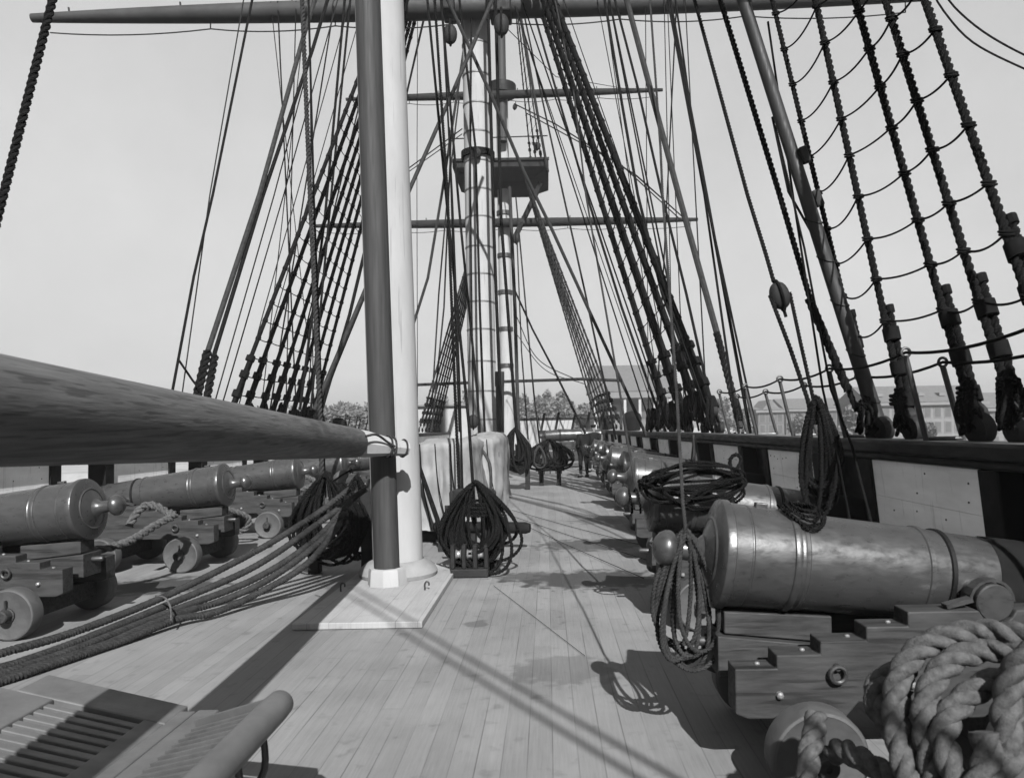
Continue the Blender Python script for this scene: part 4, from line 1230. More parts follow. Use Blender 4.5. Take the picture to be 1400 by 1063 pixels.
# hawsers led across the left deck
GH = 'heavy ropes slung across the left of the deck'
for lab, pts in (
    ('uppermost of the slung ropes crossing the deck at left', [(-80, 920, 5.0), (0, 893, 5.25), (100, 864, 5.75), (225, 815, 6.5), (350, 753, 7.2), (430, 704, 7.6), (478, 668, 7.8)]),
    ('second slung rope crossing the deck, just under the uppermost', [(-80, 940, 4.8), (0, 914, 5.05), (100, 879, 5.6), (230, 826, 6.45), (350, 773, 7.1), (445, 708, 7.6), (500, 668, 7.8)]),
    ('third of the slung ropes, in the middle of the bunch', [(-80, 952, 4.8), (0, 922, 5.0), (100, 888, 5.5), (232, 836, 6.4), (350, 790, 7.0), (430, 738, 7.5), (482, 682, 7.7)]),
    ('fourth of the slung ropes, lower side of the bunch', [(-80, 962, 4.65), (0, 938, 4.9), (110, 896, 5.45), (234, 842, 6.3), (300, 822, 6.7), (370, 790, 7.0), (440, 738, 7.4), (470, 700, 7.6)]),
    ('lowest of the slung ropes, sagging away from the bunch', [(-80, 972, 4.6), (0, 945, 4.85), (110, 902, 5.4), (236, 848, 6.2), (290, 838, 6.5), (350, 812, 6.9), (420, 770, 7.2), (465, 715, 7.5)])):
    q = spline([P(*p) for p in pts], 0.03)
    q = [V((p.x, p.y, max(p.z, 0.036))) for p in q]
    tag(MB().rope(q, 0.034, 3, 0.12, 12, 0.014, 0.22, 0.78).build('slung_rope', MT['grey_rope']), lab, 'rope', GH)
q = spline([P(213, 814, 6.3), P(226, 817, 6.2), P(233, 830, 6.15), P(234, 848, 6.05)], 0.02)
tag(MB().tube(q, 0.008, 7).build('rope_lashing', MT['manila']), 'thin pale lashing round the slung ropes', 'lashing')

# great coil at lower right
t = thing('hawser_coil', 'huge pale laid hawser coil in the bottom right corner', 'rope coil', (1.3, 2.1, 0), GC)
mb = MB()
o = V((1.3, 2.1, 0))
H = [
    [(1262, 1150, 1.95), (1240, 1060, 2.02), (1224, 985, 2.1), (1230, 925, 2.14), (1258, 886, 2.16), (1302, 868, 2.15), (1350, 863, 2.12), (1400, 870, 2.05), (1450, 890, 2.0)],
    [(1290, 1150, 1.95), (1272, 1040, 2.0), (1264, 975, 2.04), (1280, 925, 2.08), (1312, 897, 2.1), (1352, 888, 2.1), (1385, 888, 2.06), (1440, 900, 2.0)],
    [(1330, 1150, 1.88), (1305, 1060, 1.92), (1290, 1010, 1.97), (1300, 975, 2.0), (1325, 950, 2.02), (1360, 930, 2.02), (1420, 925, 1.98)],
    [(1440, 880, 1.9), (1400, 900, 1.92), (1382, 935, 1.93), (1374, 980, 1.92), (1380, 1030, 1.9), (1360, 1090, 1.86), (1350, 1160, 1.85)],
    [(1244, 917, 2.3), (1215, 922, 2.28), (1197, 942, 2.25), (1200, 968, 2.22), (1218, 995, 2.18), (1236, 1030, 2.1), (1250, 1080, 2.05), (1255, 1150, 2.0)],
    [(1116, 980, 2.46), (1113, 1003, 2.40), (1106, 1032, 2.34), (1104, 1080, 2.28), (1108, 1140, 2.2)],
    [(1138, 1030, 2.38), (1150, 1024, 2.34), (1172, 1034, 2.26), (1200, 1050, 2.2), (1235, 1085, 2.12), (1250, 1150, 2.05)],
    [(1232, 940, 2.2), (1226, 975, 2.18), (1233, 1005, 2.15), (1250, 1045, 2.1), (1265, 1090, 2.05), (1270, 1150, 2.0)],
    [(1345, 1000, 1.9), (1350, 1040, 1.88), (1335, 1080, 1.86), (1320, 1150, 1.85)],
]
for c in H:
    mb.rope(spline([P(*p) - o for p in c], 0.03), 0.038, 3, 0.20, 24, 0.010, 0.40, 0.61)
# the loops turn under themselves down to the deck, below the frame
for k in range(7):
    a = [V((0.35 * math.cos(q) + 0.03 * k - 0.05, 0.22 * math.sin(q) - 0.12, 0.05 + 0.068 * k)) for q in [j * math.pi / 8 for j in range(17)]]
    mb.rope(spline(a, 0.03), 0.038, 3, 0.19, 15, 0.014)
mb.build('hawser_loops', MT['manila'], t)
bb = thing('rope_post', 'wooden post carrying the hawser coil just beyond the right edge', 'post', (1.62, 2.0, 0))
MB().box((-0.09, -0.09, 0.004), (0.09, 0.09, 1.0)).box((-0.30, -0.035, 0.80), (0.30, 0.035, 0.90)).build('post_shaft', MT['bitt'], bb, 0.01)

# ------------------------------------------------------------------ bitts and fife rails that carry the coils
def bitts(label, x, y, w, h, m=MT['bitt'], pins=5):
    t = thing('bitts', label, 'bitts', (x, y, 0), 'rope bitts about the mast feet')
    for s in (-1, 1):
        q = MB()
        q.box((s * w / 2 - 0.065, -0.075, 0.004), (s * w / 2 + 0.065, 0.075, h))
        q.build('bitt_post', m, t, 0.015)
    MB().box((-w / 2 - 0.16, -0.06, h - 0.30), (w / 2 + 0.16, 0.06 - 0.136, h - 0.18)).build('cross_rail', m, t, 0.012)
    pn = MB()
    for i in range(pins):
        xx = -w / 2 - 0.08 + (w + 0.16) * i / (pins - 1)
        pn.lathe([(-0.20, 0.012), (0.0, 0.015), (0.01, 0.022), (0.14, 0.026), (0.17, 0.012)], (xx, -0.068, h - 0.18), (0, 0, 1), 8)
    pn.build('belaying_pins', MT['block'], t)
    return t
bitts('dark bitts under the coil right of the near mast', P(648, 780, 8.55).x, 8.62, 0.34, 0.95)
bitts('dark bitts under the coils left of the near mast', P(462, 780, 8.4).x, 8.55, 0.62, 0.98)
bitts('far bitts under the rope skirt near the man', P(752, 640, 21).x, 21.0, 0.5, 0.72)
bitts('far pin rail beside the hooped mast foot', P(706, 640, 19.8).x, 19.8, 0.6, 1.25)
# carved sheave foot of the coil bitts
ca = thing('sheave_block', 'worn sheaved foot block on deck below the bitts coil', 'foot block', (P(644, 790, 8.3).x, 8.22, 0))
MB().box((-0.21, -0.10, 0.004), (0.21, 0.10, 0.10)).build('block_base', MT['block'], ca, 0.012)
for k in range(4):
    MB().box((-0.21 + 0.125 * k, -0.08, 0.102), (-0.165 + 0.125 * k, 0.08, 0.36)).build('block_cheek', MT['bitt'], ca, 0.01)
for k in range(3):
    MB().lathe([(-0.03, 0.06), (-0.01, 0.045), (0.01, 0.045), (0.03, 0.06)], (-0.125 + 0.125 * k, 0, 0.25), (1, 0, 0), 16).build('sheave', MT['bright'], ca)

# a log shape behind the coil
lg = MB().lathe([(0, 0.05), (0.03, 0.075), (1.32, 0.08), (1.38, 0.06)], P(590, 716, 10.0) + V((0, 0.2, 0)), (1, -0.22, 0.0), 18)
for i, v_ in enumerate(lg.v):
    lg.v[i] = (v_[0], v_[1], v_[2] - min(q[2] for q in lg.v) + 0.3 if False else v_[2])
zmin = min(q[2] for q in lg.v)
lg.v = [(a, b, c - zmin + 0.225) for a, b, c in lg.v]
lgo = tag(lg.build('dark_roll', MT['cover']), 'dark rolled end poking out right of the bitts coil', 'roll')
cr_ = MB().box((P(600, 716, 10).x, 9.9, 0.004), (P(650, 716, 10).x, 10.2, 0.222)).build('roll_chock', MT['bitt'])
tag(cr_, 'dark chock under the roll behind the bitts coil', 'chock')

# ------------------------------------------------------------------ canvas hoods
def canvas_hood(label, x0, x1, y0, y1, ztop, zbot, flare, seed, hump=0.0):
    t = thing('canvas_hood', label, 'canvas cover', ((x0 + x1) / 2, (y0 + y1) / 2, 0), 'white canvas covers before the hooped mast')
    cx, cy = (x0 + x1) / 2, (y0 + y1) / 2
    hx, hy = (x1 - x0) / 2, (y1 - y0) / 2
    vs, fs = [], []
    NA, NR = 96, 26
    # rings: from the top centre out over the edge and down the sides
    prof = []
    for i in range(9):
        prof.append((i / 8.0 * 0.93, 0.0))
    for i in range(1, 18):
        prof.append((1.0, i / 17.0))
    for j, (q, d) in enumerate(prof):
        for k in range(NA):
            a = 2 * math.pi * k / NA
            ca_, sa_ = math.cos(a), math.sin(a)
            e = 5.0
            rr = 1.0 / (abs(ca_) ** e + abs(sa_) ** e) ** (1 / e)
            fl = 1 + flare * d
            fold = 0.038 * (0.25 + d) * math.sin(a * 9 + 5 * noise.noise(V((ca_ * 2, sa_ * 2, d * 1.5 + seed)))) + 0.10 * (0.2 + d) * noise.noise(V((ca_ * 3.5, sa_ * 3.5, d * 2 + seed))) + 0.030 * noise.noise(V((ca_ * 13, sa_ * 13, d * 7 + seed)))
            x = ca_ * rr * (hx * q * fl + fold * (q > 0.9))
            y = sa_ * rr * (hy * q * fl + fold * (q > 0.9))
            z = ztop + hump * (1 - q * q) - 0.04 * (q > 0.9) * (d == 0) - (ztop - zbot) * d + 0.07 * noise.noise(V((x * 3, y * 1.5, seed))) + 0.03 * noise.noise(V((x * 9, y * 6, seed)))
            if d > 0.9:
                z += 0.05 * noise.noise(V((a * 3, seed, 0)))
            vs.append((x, y, z))
    for j in range(len(prof) - 1):
        for k in range(NA):
            k2 = (k + 1) % NA
            fs.append((j * NA + k, (j + 1) * NA + k, (j + 1) * NA + k2, j * NA + k2))
    MB().add(vs, fs, True).build('canvas_sheet', MT['canvas'], t, 0, 0)
    MB().box((-hx * 0.85, -hy * 0.85, 0.004), (hx * 0.85, hy * 0.85, ztop - 0.16)).build('hatch_frame', MT['bitt'], t, 0.02)
    # rope lacing on the near face
    lc = MB()
    rnd = random.Random(seed)
    for k in range(3):
        xa = -hx * 0.7 + 0.5 * hx * k
        lc.tube(spline([(xa, -hy - 0.02, ztop - 0.05), (xa + 0.05, -hy * (1 + flare * .5) - 0.06, ztop * 0.6), (xa + 0.18, -hy * (1 + flare) - 0.07, ztop * 0.15)], 0.08), 0.008, 6)
    lc.build('canvas_lacing', MT['tar'], t)
    return t
canvas_hood('white canvas cover right behind the near white mast', -1.98, -1.10, 10.6, 12.8, 1.50, 0.22, 0.10, 1.3)
canvas_hood('white canvas cover at the foot of the hooped mast, right of its neighbour', -1.75, -0.92, 14.6, 17.8, 1.50, 0.06, 0.05, 4.7, 0.06)
hp_ = spline([P(621, 611, 13.9), P(640, 606, 13.9), P(655, 611, 13.9), P(668, 630, 13.9), P(671, 650, 13.9), P(671, 690, 13.9)], 0.06)
tag(MB().tube(hp_, 0.03, 10).build('iron_hoop', MT['iron']), 'dark bent iron hoop before the farther canvas cover', 'hoop')
tag(MB().tube([P(570, 616, 10.2), P(574, 640, 10.2), P(598, 710, 10.1), P(608, 762, 10.0)], [0.035, 0.03, 0.035, 0.045], 12).build('canvas_strap', MT['tar']), 'dark strap slanting over the canvas right of the near mast', 'strap')

# ------------------------------------------------------------------ forward structures
dh = thing('deckhouse', 'pale deckhouse with a dark doorway, far ahead left of the hooped mast', 'deckhouse', (-6.8, 46, 0))
MB().box((-1.3, -2, 0.004), (2.3, 2, 3.05)).build('house_wall', MT['white'], dh, 0.03)
MB().box((-1.5, -2.2, 3.055), (2.5, 2.2, 3.18)).build('house_roof', MT['cap_grey'], dh, 0.03)
xa = P(583, 580, 44).x + 6.8
MB().box((xa, -2.03, 0.9), (xa + 0.85, -1.9, 2.25)).build('doorway', MT['black'], dh)
MB().box((xa - 0.12, -2.06, 0.85), (xa - 0.003, -1.95, 2.35)).box((xa + 0.853, -2.06, 0.85), (xa + 0.97, -1.95, 2.35)).box((xa - 0.12, -2.06, 2.352), (xa + 0.97, -1.95, 2.45)).build('door_frame', MT['cap_grey'], dh)
bw_ = thing('bow_bulwark', 'white forward bulwark beyond the far bitts, under a dark rail', 'bulwark', (0, 44, 0))
MB().box((-2.2, 0, 0.004), (1.6, 0.25, 2.15)).build('bulwark_wall', MT['white'], bw_, 0.02)
MB().box((-2.4, -0.08, 2.155), (3.0, 0.33, 2.30)).build('bulwark_rail', MT['rail'], bw_, 0.03)
MB().box((0.15, -0.03, 1.28), (0.55, -0.002, 1.42)).build('hawse_plate', MT['iron'], bw_, 0.01)
for zz, nm in ((2.35, 'upper'), (1.9, 'lower')):
    pass
fg = thing('pivot_gun', 'far gun on a slide mount lying across the bow, beside the man', 'cannon', (P(790, 620, 30).x - 0.6, 30, 0))
MB().lathe([(-1.0, 0.03), (-0.99, 0.10), (-0.85, 0.11), (-0.78, 0.06), (-0.7, 0.2), (-0.1, 0.26), (0.6, 0.22), (1.4, 0.16), (1.5, 0.19), (1.56, 0.18)], (0, 0, 1.35), (1, 0, 0.02), 28).build('barrel', MT['gun'], fg)
MB().box((-0.8, -0.35, 0.75), (0.9, 0.35, 1.08)).box((-0.9, -0.28, 0.30), (1.3, 0.28, 0.70)).build('slide', MT['carriage'], fg, 0.03)
for s in (-0.6, 0.9):
    MB().lathe([(-0.06, 0.15), (0.06, 0.15)], (s, -0.36, 0.155), (0, 1, 0), 20).build('slide_wheel', MT['wheel'], fg)
fs_ = MB()
for i, x in enumerate((-0.9, -0.3, 0.4, 1.0, 1.6)):
    fs_.beam((x, 0.9, 1.5), (x + 0.16, 0.9, 2.3), 0.10, 0.10)
fs_.beam((-1.0, 0.9, 1.48), (2.2, 0.9, 1.42), 0.2, 0.16)
fs_.box((-0.9, 0.82, 0.004), (-0.7, 0.98, 1.40)).box((1.7, 0.82, 0.004), (1.9, 0.98, 1.36))
fs_.build('stanchion_frame', MT['bitt'], fg, 0.01)

# dark hooded cowls standing on the rails
def cowl(label, c, w):
    t = thing('ventilator_cowl', label, 'ventilator', c, 'dark rounded cowls on the rails')
    m = MB()
    m.lathe([(0.0, w * 0.42), (0.35 * w, w * 0.46), (0.62 * w, w * 0.5), (0.82 * w, w * 0.44), (0.95 * w, w * 0.28), (1.0 * w, 0.01)], (0, 0, 0), (0, 0, 1), 24)
    m.build('cowl_hood', MT['cover'], t)
    MB().lathe([(-0.30, w * 0.18), (0.002, w * 0.2)], (0, 0, 0), (0, 0, 1), 16).build('cowl_neck', MT['cover'], t)
    return t
cowl('dark rounded cowl standing on the left rail behind the boom', V((P(462, 590, 20.6).x, 20.6, 1.53)), 0.52)
cowl('dark rounded cowl on the right rail beyond the dense ladder foot', V((2.7, 23.2, 1.53)), 0.62)
cowl('second dark cowl on the right rail, farther forward', V((2.75, 34.5, 1.53)), 0.7)

# ------------------------------------------------------------------ slatted bench in the lower left
be = thing('slatted_bench', 'slatted wooden bench with a rolled edge in the bottom left corner', 'bench', (-1.7, 2.6, 0))
BO = V((-1.7, 2.6, 0))
def Z(u, v, z):
    p = P(u, v, 1.0)
    k = (z - HC) / (p.z - HC)
    return V((p.x * k, k, z))
# seat: rises toward the left, slats athwart
ya_, yb_ = 3.18, 1.65
XO, ZO, XI, ZI = -2.16, 0.515, -1.69, 0.40
def seat(y0, y1, f0, f1, top, th):
    """strip of the seat plane from f0 to f1 across (0 = inner edge, 1 = outer edge)"""
    def q(f, y, dz):
        return V((XI + (XO - XI) * f, y, ZI + (ZO - ZI) * f + dz)) - BO
    m = MB()
    m.hexa([q(f0, y0, top - th), q(f0, y1, top - th), q(f1, y1, top - th), q(f1, y0, top - th), q(f0, y0, top), q(f0, y1, top), q(f1, y1, top), q(f1, y0, top)])
    return m
seat(ya_ - 0.005, ya_ + 0.20, -0.02, 1.35, 0.0, 0.05).build('end_board', MT['bench'], be, 0.006)
seat(yb_, ya_ - 0.008, -0.02, 0.17, 0.0, 0.05).build('inner_stile', MT['bench'], be, 0.006)
seat(yb_, ya_ - 0.008, 1.0, 1.75, 0.0, 0.05).build('outer_stile', MT['bench'], be, 0.006)
y = ya_ - 0.055
while y > yb_ + 0.05:
    seat(y - 0.018, y + 0.018, 0.165, 1.01, -0.008, 0.03).build('slat', MT['bench'], be, 0.004)
    y -= 0.060
seat(yb_, ya_ - 0.03, 0.52, 0.62, -0.042, 0.03).build('cross_bearer', MT['bitt'], be)
for (xa_, xb_, zz) in ((XI + 0.014, XI + 0.085, 0.405), (XI + 0.095, XI + 0.19, 0.41)):
    m = MB().box((xa_, 1.5, zz - 0.10), (xb_, ya_ + 0.12, zz))
    m.v = [tuple(V(p) - BO) for p in m.v]
    m.build('middle_rail', MT['bench'], be, 0.008)
# back: slats running up to a rolled crest
def back(fx, yb):
    """fx 0 at the inner rail, 1 under the crest; the slats lean as they rise"""
    return V((-1.50 + 0.50 * fx, yb - 0.42 * fx, 0.415 + 0.245 * fx)) - BO
MB().beam(back(0, 3.12), back(1, 3.12), 0.05, 0.05).build('end_board', MT['bench'], be, 0.005)
yb = 3.05
while yb > 1.75:
    MB().beam(back(0.01, yb), back(0.99, yb), 0.022, 0.020).build('slat', MT['bench'], be, 0.003)
    yb -= 0.052
MB().beam(back(0.5, 3.10) - V((0, 0, 0.025)), back(0.5, 1.75) - V((0, 0, 0.025)), 0.05, 0.025).build('slat_bearer', MT['bench'], be)
N1, N0 = V((-0.955, 2.62, 0.70)), V((-0.955, 1.35, 0.70))
rl = MB()
nn = 26
pts, rs = [], []
for i in range(nn + 1):
    f = i / nn
    pts.append(N1.lerp(N0, f) - BO)
    rs.append(0.050 * min(1.0, 0.25 + 0.95 * math.sqrt(min(1, f * 14))))
rl.tube(pts, rs, 24)
rl.build('rolled_edge', MT['bench'], be)
MB().box((0, 0, 0), (0.01, 0.01, 0.01))
lg_ = MB()
for (u, v, dz) in ((362, 998, 0), (338, 1012, 0)):
    top = V((-0.965, 2.42 if u > 350 else 2.22, 0.66))
    bot = V((top.x - 0.16, top.y - 0.02, 0.01))
    lg_.tube(spline([top - BO + V((0, 0, 0.05)), top - BO + V((0.01, 0, -0.12)), top - BO + V((-0.07, 0, -0.26)), bot - BO + V((0.03, 0, 0.12)), bot - BO], 0.03), 0.012, 8)
lg_.build('iron_leg', MT['iron'], be)
for (x, y, z) in ((-2.12, 3.05, 0.44), (-1.72, 3.05, 0.34), (-2.12, 1.8, 0.44), (-1.72, 1.8, 0.34)):
    q = MB().box((x - 0.035 + 1.7, y - 0.035 - 2.6, 0.004), (x + 0.035 + 1.7, y + 0.035 - 2.6, z))
    q.build('bench_leg', MT['bench'], be, 0.006)

# ------------------------------------------------------------------ small deck fittings
for (u, v, lab) in ((466, 808, 'left'), (581, 806, 'right')):
    c = Z(u, v, 0.06)
    t = thing('deck_hook', 'small iron hook on the white plinth, %s of the pole collar' % lab, 'hook', c, 'iron hooks on the mast plinth')
    MB().tube(spline([(0, 0, 0.0), (0, 0, 0.06), (0.02, 0, 0.085), (0.04, 0, 0.07), (0.04, 0, 0.045)], 0.01), 0.009, 7).build('hook_shank', MT['iron'], t)
for i, (a, b, r_) in enumerate((((700, 697), (905, 752), 0.006), ((700, 705), (900, 770), 0.006), ((705, 712), (880, 790), 0.006))):  # rope shadows along the seams, put in as thin grey strands
    pa, pb = Z(a[0], a[1], 0.03), Z(b[0], b[1], 0.03)
    tag(MB().tube([pa, pa.lerp(pb, 0.5) - V((0, 0, 0.012)), pb], 0.005, 6).build('deck_line', MT['grey_rope']),
        ('thin strand standing in for rope shadow on deck seams, farthest of three', 'thin strand standing in for rope shadow on deck seams, middle of three', 'thin strand standing in for rope shadow on deck seams, nearest of three')[i], 'rope', 'thin dark lines across the deck')
pa, pb = Z(675, 800, 0.012), Z(800, 896, 0.012)
tag(MB().tube([pa, pb], 0.0022, 6).build('deck_line', MT['grey_rope']), 'thin dark line on the deck from the bitts coil to the foreground gun shadow', 'rope', 'thin dark lines across the deck')

# ------------------------------------------------------------------ two men by the far guns
def man(label, x, y, s, face, pose, shirt, trous):
    t = thing('person', label, 'person', (x, y, 0), 'men on the far deck', face)
    v = {'pel': (0, 0, 0.93), 'wst': (0, 0.0, 1.08), 'chs': (0, -0.02, 1.32), 'nkb': (0, -0.015, 1.46), 'nk': (0, 0.0, 1.52), 'hd0': (0, 0.025, 1.585), 'hd1': (0, 0.02, 1.68), 'hd2': (0, 0.01, 1.745),
         'shl': (-0.19, 0, 1.41), 'ell': (-0.25, -0.02, 1.14), 'wrl': (-0.18, 0.20, 1.02), 'hal': (-0.14, 0.27, 1.01),
         'shr': (0.19, 0, 1.41), 'elr': (0.27, -0.03, 1.14), 'wrr': (0.14, 0.16, 1.05), 'har': (0.08, 0.22, 1.05),
         'hpl': (-0.10, 0, 0.90), 'knl': (-0.12, 0.02, 0.50), 'anl': (-0.13, -0.02, 0.09), 'tol': (-0.14, 0.13, 0.04),
         'hpr': (0.10, 0, 0.90), 'knr': (0.13, 0.06, 0.50), 'anr': (0.15, 0.04, 0.09), 'tor': (0.17, 0.19, 0.04)}
    v.update(pose)
    rad = {'pel': .15, 'wst': .14, 'chs': .165, 'nkb': .08, 'nk': .058, 'hd0': .068, 'hd1': .088, 'hd2': .062, 'shl': .075, 'ell': .048, 'wrl': .034, 'hal': .042, 'shr': .075, 'elr': .048, 'wrr': .034, 'har': .042,
           'hpl': .10, 'knl': .066, 'anl': .044, 'tol': .04, 'hpr': .10, 'knr': .066, 'anr': .044, 'tor': .04}
    ed_ = [('pel', 'wst'), ('wst', 'chs'), ('chs', 'nkb'), ('nkb', 'nk'), ('nk', 'hd0'), ('hd0', 'hd1'), ('hd1', 'hd2'), ('chs', 'shl'), ('shl', 'ell'), ('ell', 'wrl'), ('wrl', 'hal'), ('chs', 'shr'), ('shr', 'elr'), ('elr', 'wrr'), ('wrr', 'har'),
           ('pel', 'hpl'), ('hpl', 'knl'), ('knl', 'anl'), ('anl', 'tol'), ('pel', 'hpr'), ('hpr', 'knr'), ('knr', 'anr'), ('anr', 'tor')]
    def skin(name, keys, m, par, grow=1.0, root=None):
        ks = [k for k in v if k in keys]
        me = bpy.data.meshes.new(name)
        me.from_pydata([V(v[k]) * s for k in ks], [(ks.index(a), ks.index(b)) for a, b in ed_ if a in ks and b in ks], [])
        o = bpy.data.objects.new(name, me)
        link(o, par)
        md = o.modifiers.new('skin', 'SKIN')
        for i, k in enumerate(ks):
            me.skin_vertices[0].data[i].radius = (rad[k] * s * grow,) * 2
            me.skin_vertices[0].data[i].use_root = (k == (root or ks[0]))
        sd = o.modifiers.new('sub', 'SUBSURF'); sd.levels = 1; sd.render_levels = 2
        me.materials.append(m)
        return o
    body = skin('body', set(v), MT['skin'], t)
    v['hem'] = (0, 0, 0.90)
    rad['hem'] = 0.145
    ed_.append(('wst', 'hem'))
    skin('shirt', {'hem', 'wst', 'chs', 'nkb', 'shl', 'ell', 'shr', 'elr', 'wrl', 'wrr'}, shirt, t, 1.2, 'chs')
    skin('trousers', {'pel', 'hpl', 'knl', 'anl', 'hpr', 'knr', 'anr'}, trous, t, 1.17)
    h = V(v['hd1']) * s
    cp = MB().lathe([(-0.01, 0.088), (0.02, 0.100), (0.07, 0.108), (0.085, 0.09), (0.09, 0.01)], h + V((0, 0, 0.015)), (0, 0.12, 1), 18)
    cp.build('cap', MT['cloth_dark'], t)
    fc = MB()
    fc.lathe([(0, 0.018), (0.03, 0.006)], h + V((0, 0.078, -0.055)), (0, 1, -0.2), 8)
    fc.build('nose', MT['skin'], t)
    ey = MB()
    for sx_ in (-1, 1):
        ey.lathe([(0, 0.008), (0.006, 0.002)], h + V((0.028 * sx_, 0.080, -0.03)), (0, 1, 0), 8)
    ey.build('eyes', MT['cloth_dark'], t)
    ea = MB()
    for sx_ in (-1, 1):
        ea.lathe([(-0.012, 0.016), (0.0, 0.026), (0.012, 0.014)], h + V((0.083 * sx_, 0.0, -0.035)), (1, 0, 0), 10)
    ea.build('ears', MT['skin'], t)
    MB().beam(h + V((-0.022, 0.083, -0.088)), h + V((0.022, 0.083, -0.088)), 0.006, 0.006).build('mouth', MT['cloth_dark'], t)
    sh = MB()
    for k in ('l', 'r'):
        a, b = V(v['an' + k]) * s, V(v['to' + k]) * s
        sh.tube([V((a.x, a.y - 0.06, 0.045)), V((a.x, a.y + 0.02, 0.05)), V((b.x, b.y, 0.035)), V((b.x, b.y + 0.05, 0.03))], [0.038, 0.05, 0.045, 0.02], 10)
    sh.build('shoes', MT['cloth_dark'], t)
    # fingers
    hn = MB()
    for k in ('hal', 'har'):
        c = V(v[k]) * s
        for i in range(4):
            hn.tube([c + V((-0.03 + 0.02 * i, 0.02, 0)), c + V((-0.03 + 0.02 * i, 0.06, -0.01)), c + V((-0.03 + 0.02 * i, 0.085 - 0.006 * abs(i - 1.5), -0.035))], [0.010, 0.009, 0.007], 6)
        hn.tube([c + V((0.035, 0, 0.01)), c + V((0.05, 0.035, 0.0)), c + V((0.045, 0.055, -0.02))], [0.011, 0.010, 0.008], 6)
    hn.build('fingers', MT['skin'], t)
    return t
man('man in a dark cap and dark clothes standing beside the farthest right guns', P(799, 650, 24.0).x, 24.2, 0.97, R(25), {}, MT['cloth_dark'], MT['cloth_dark'])
man('second man in dark clothes, only his head showing past the far guns', P(812, 620, 27).x, 27.0, 0.98, R(160), {}, MT['cloth_dark'], MT['cloth_dark'])

# ------------------------------------------------------------------ shore: trees and buildings
def leaf_mesh(seed, rx, ry, rz, n, leaf):
    rnd = random.Random(seed)
    lobes = []
    for i in range(9):
        a = rnd.uniform(0, 2 * math.pi)
        q = rnd.uniform(0.2, 0.8)
        lobes.append((V((math.cos(a) * rx * q, math.sin(a) * ry * q, rz * rnd.uniform(-0.55, 0.75))), rnd.uniform(0.28, 0.5)))
    lobes.append((V((0, 0, 0)), 0.6))
    mb = MB()
    for i in range(n):
        c, q = rnd.choice(lobes)
        d = V((rnd.gauss(0, 1), rnd.gauss(0, 1), rnd.gauss(0, 1))).normalized() * (rnd.random() ** 0.4)
        p = c + V((d.x * rx * q, d.y * ry * q, d.z * rz * q))
        a, b = V((rnd.gauss(0, 1), rnd.gauss(0, 1), rnd.gauss(0, 1))).normalized(), V((rnd.gauss(0, 1), rnd.gauss(0, 1), rnd.gauss(0, 1)))
        b = (b - a * a.dot(b)).normalized()
        s = leaf * rnd.uniform(0.6, 1.3)
        mb.add([p - a * s, p + b * s * 0.55, p + a * s, p - b * s * 0.55], [(0, 1, 2, 3)])
    return mb

GT = 'trees along the shore'
protos = []
def tree(label, u, vtop, Y, wpx, i):
    gz = -3.2
    top = P(u, vtop, Y)
    h = top.z - gz
    w = wpx / FPX * Y / 2
    t = thing('tree', label, 'tree', (top.x, Y, gz), GT)
    leaf_mb = leaf_mesh(i + 1, w, w, h * 0.38, 1500, 0.42)
    leaf_mb.v = [(x, y, z + h * 0.6) for x, y, z in leaf_mb.v]
    leaf_mb.build('crown', MT['leaf'], t)
    tk = MB().tube([(0, 0, 0), (0.1, 0, h * 0.3), (0, 0.1, h * 0.6)], [0.38, 0.3, 0.15], 8)
    for k in range(4):
        a = k * 1.6 + i
        tk.tube([(0.05, 0, h * (0.3 + 0.06 * k)), (math.cos(a) * w * 0.5, math.sin(a) * w * 0.5, h * (0.55 + 0.05 * k))], [0.16, 0.05], 6)
    tk.build('trunk', MT['trunk'], t)
trees = [
    ('pale grey tree beyond the left rail, left of the dark cowl', 452, 548, 130, 60),
    ('tree beyond the left rail, tallest beside the near pole', 494, 543, 130, 50),
    ('tree beyond the left rail between the cowl and the near pole', 474, 553, 126, 46),
    ('far tree just left of the left rope ladder foot', 330, 556, 150, 70),
    ('far tree behind the left rope ladder', 395, 556, 150, 70),
    ('far tree seen under the left backstays', 300, 553, 160, 60),
    ('far tree behind the deckhouse, left of the hooped mast', 600, 534, 170, 46),
    ('far tree behind the deckhouse, close to the hooped mast', 632, 530, 175, 44),
    ('round tree left of the house, nearest the far mast', 738, 528, 150, 44),
    ('full dark tree left of the house, second from the far mast', 762, 531, 140, 44),
    ('tree left of the house, third from the far mast', 784, 540, 140, 40),
    ('tree close to the left wall of the house', 802, 552, 120, 36),
    ('small tree right of the dense rope ladder', 985, 540, 150, 34),
    ('small tree just left of the gabled building', 1032, 555, 160, 34),
    ('low tree before the gabled building', 1010, 560, 150, 36),
    ('dark tree between the brick building and the leaning spar', 1165, 556, 112, 34),
    ('low dark tree before the pale long building', 1262, 572, 100, 40),
    ('dark tree hiding the left end of the brick building', 1094, 566, 120, 34),
    ('bushy tree at the right of the trees beyond the left rail, beside the pole', 510, 550, 122, 40),
    ('low tree farthest left of those beside the dark cowl', 436, 554, 128, 36),
    ('small tree between the hooped mast and the round tree', 716, 541, 150, 34),
    ('low dark tree in front of the house, right of its porch', 900, 566, 98, 30),
    ('dark tree just right of the house', 930, 548, 112, 34),
]
for i, (lab, u, v, Y, w) in enumerate(trees):
    tree(lab, u, v, Y, w, i)

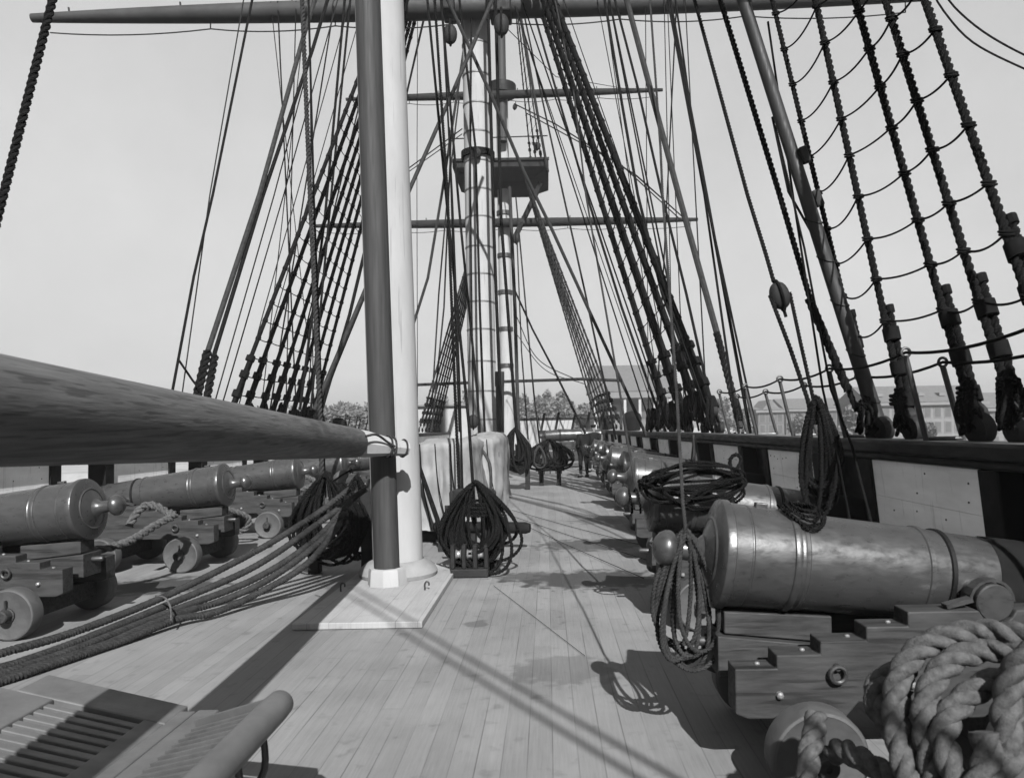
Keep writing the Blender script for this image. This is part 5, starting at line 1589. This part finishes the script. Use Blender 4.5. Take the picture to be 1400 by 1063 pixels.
def building(name, label, u0, u1, vridge, veave, Y, wallm, rows, cols, hip=0.0, depth=12, gable=None, wsz=(1.0, 1.7), win0=None, dormers=0):
    gz = -3.2
    a, b = P(u0, veave, Y), P(u1, veave, Y)
    zr = P((u0 + u1) / 2, vridge, Y + depth / 2).z
    ze = (a.z + b.z) / 2
    W = b.x - a.x
    t = thing(name, label, 'building', (a.x, Y, gz), 'buildings along the shore')
    H = ze - gz
    MB().box((0, 0, 0), (W, depth, H)).build('wall', wallm, t)
    rf = MB()
    o = 0.5
    hp2 = hip * W
    zt = zr - gz
    rf.add([(-o, -o, H + .02), (W + o, -o, H + .02), (W + o, depth + o, H + .02), (-o, depth + o, H + .02), (-o + hp2, depth / 2, zt), (W + o - hp2, depth / 2, zt)],
           [(0, 1, 5, 4), (1, 2, 5), (2, 3, 4, 5), (3, 0, 4), (0, 3, 2, 1)])
    rf.build('roof', MT['slate'], t)
    cn = MB().box((-o - 0.05, -o - 0.15, H - 0.55), (W + o + 0.05, -0.01, H - 0.06))
    cn.build('cornice', MT['stone'], t)
    for r_ in range(rows):
        for c in range(cols):
            x = W * (c + 0.5) / cols
            z = H * (rows - r_ - 0.5) / (rows + 0.0) * 0.92 + 0.2 if win0 is None else H - win0 - r_ * 3.3
            if z < 0.8: continue
            f = MB().box((x - wsz[0] / 2 - 0.12, -0.08, z - wsz[1] / 2 - 0.12), (x + wsz[0] / 2 + 0.12, -0.005, z + wsz[1] / 2 + 0.12)).build('window', MT['stone'], t)
            MB().box((x - wsz[0] / 2, -0.10, z - wsz[1] / 2), (x + wsz[0] / 2, -0.084, z + wsz[1] / 2)).build('pane', MT['glass'], f)
    for c in range(dormers):
        x = W * (c + 0.7) / (dormers + 0.4)
        MB().box((x - 0.5, depth * 0.12, H + (zt - H) * 0.35), (x + 0.5, depth * 0.3, H + (zt - H) * 0.52)).build('skylight', MT['stone'], t)
    return t, W, H, zt

t, W, H, zt = building('house', 'big pale house with a broad grey roof, behind the right rope ladder', 812, 912, 499, 535, 105, MT['stone'], 2, 5, 0.02, 11, wsz=(1.1, 2.2))
pc = MB()
for k in range(6):
    x = W * k / 5
    pc.box((x - 0.18, -2.2, 0), (x + 0.18, -1.9, H - 1.0))
pc.build('porch_column', MT['white'], t)
MB().box((-0.5, -2.5, H - 1.0), (W + 0.5, -0.6, H - 0.6)).build('porch_roof', MT['stone'], t)
ch = MB().box((W * 0.3, 4.5, zt - 1.2), (W * 0.3 + 0.9, 5.4, zt + 0.6))
t2, W2, H2, z2 = building('gabled_house', 'brick building with a pointed gable beyond the right rail', 1036, 1072, 556, 560, 150, MT['brick'], 3, 3, 0.0, 14, wsz=(1.0, 1.8))
gb = MB().prism([(W2 * 0.15, -0.3, H2 + 0.05), (W2 * 0.85, -0.3, H2 + 0.05), (W2 * 0.5, -0.3, P(1052, 546, 150).z + 3.2)], (0, 9, 0))
gb.build('gable', MT['slate'], t2)
building('warehouse', 'long brick building with rows of windows beyond the right rail coil', 1074, 1180, 544, 558, 155, MT['brick'], 3, 12, 0.03, 16, wsz=(0.8, 1.6))
building('warehouse', 'pale long building with a dark roof right of the leaning spar', 1190, 1345, 527, 549, 120, MT['stone'], 3, 11, 0.02, 14, wsz=(1.0, 1.7), dormers=5)
building('warehouse', 'pale low building at the far right edge beyond the rail', 1352, 1520, 535, 556, 125, MT['stone'], 3, 10, 0.02, 14, wsz=(1.0, 1.7))

# ------------------------------------------------------------------ summer haze over the harbour
hz = MB().box((-330, -60, -6), (330, 420, 34)).build('haze', None)
hm = bpy.data.materials.new('haze_air')
hm.use_nodes = True
hn_ = hm.node_tree
hn_.nodes.remove(hn_.nodes['Principled BSDF'])
pv = hn_.nodes.new('ShaderNodeVolumePrincipled')
pv.inputs['Color'].default_value = g(0.9)
pv.inputs['Density'].default_value = 0.0005
hn_.links.new(pv.outputs[0], hn_.nodes['Material Output'].inputs['Volume'])
hz.data.materials.append(hm)
tag(hz, kind='stuff')
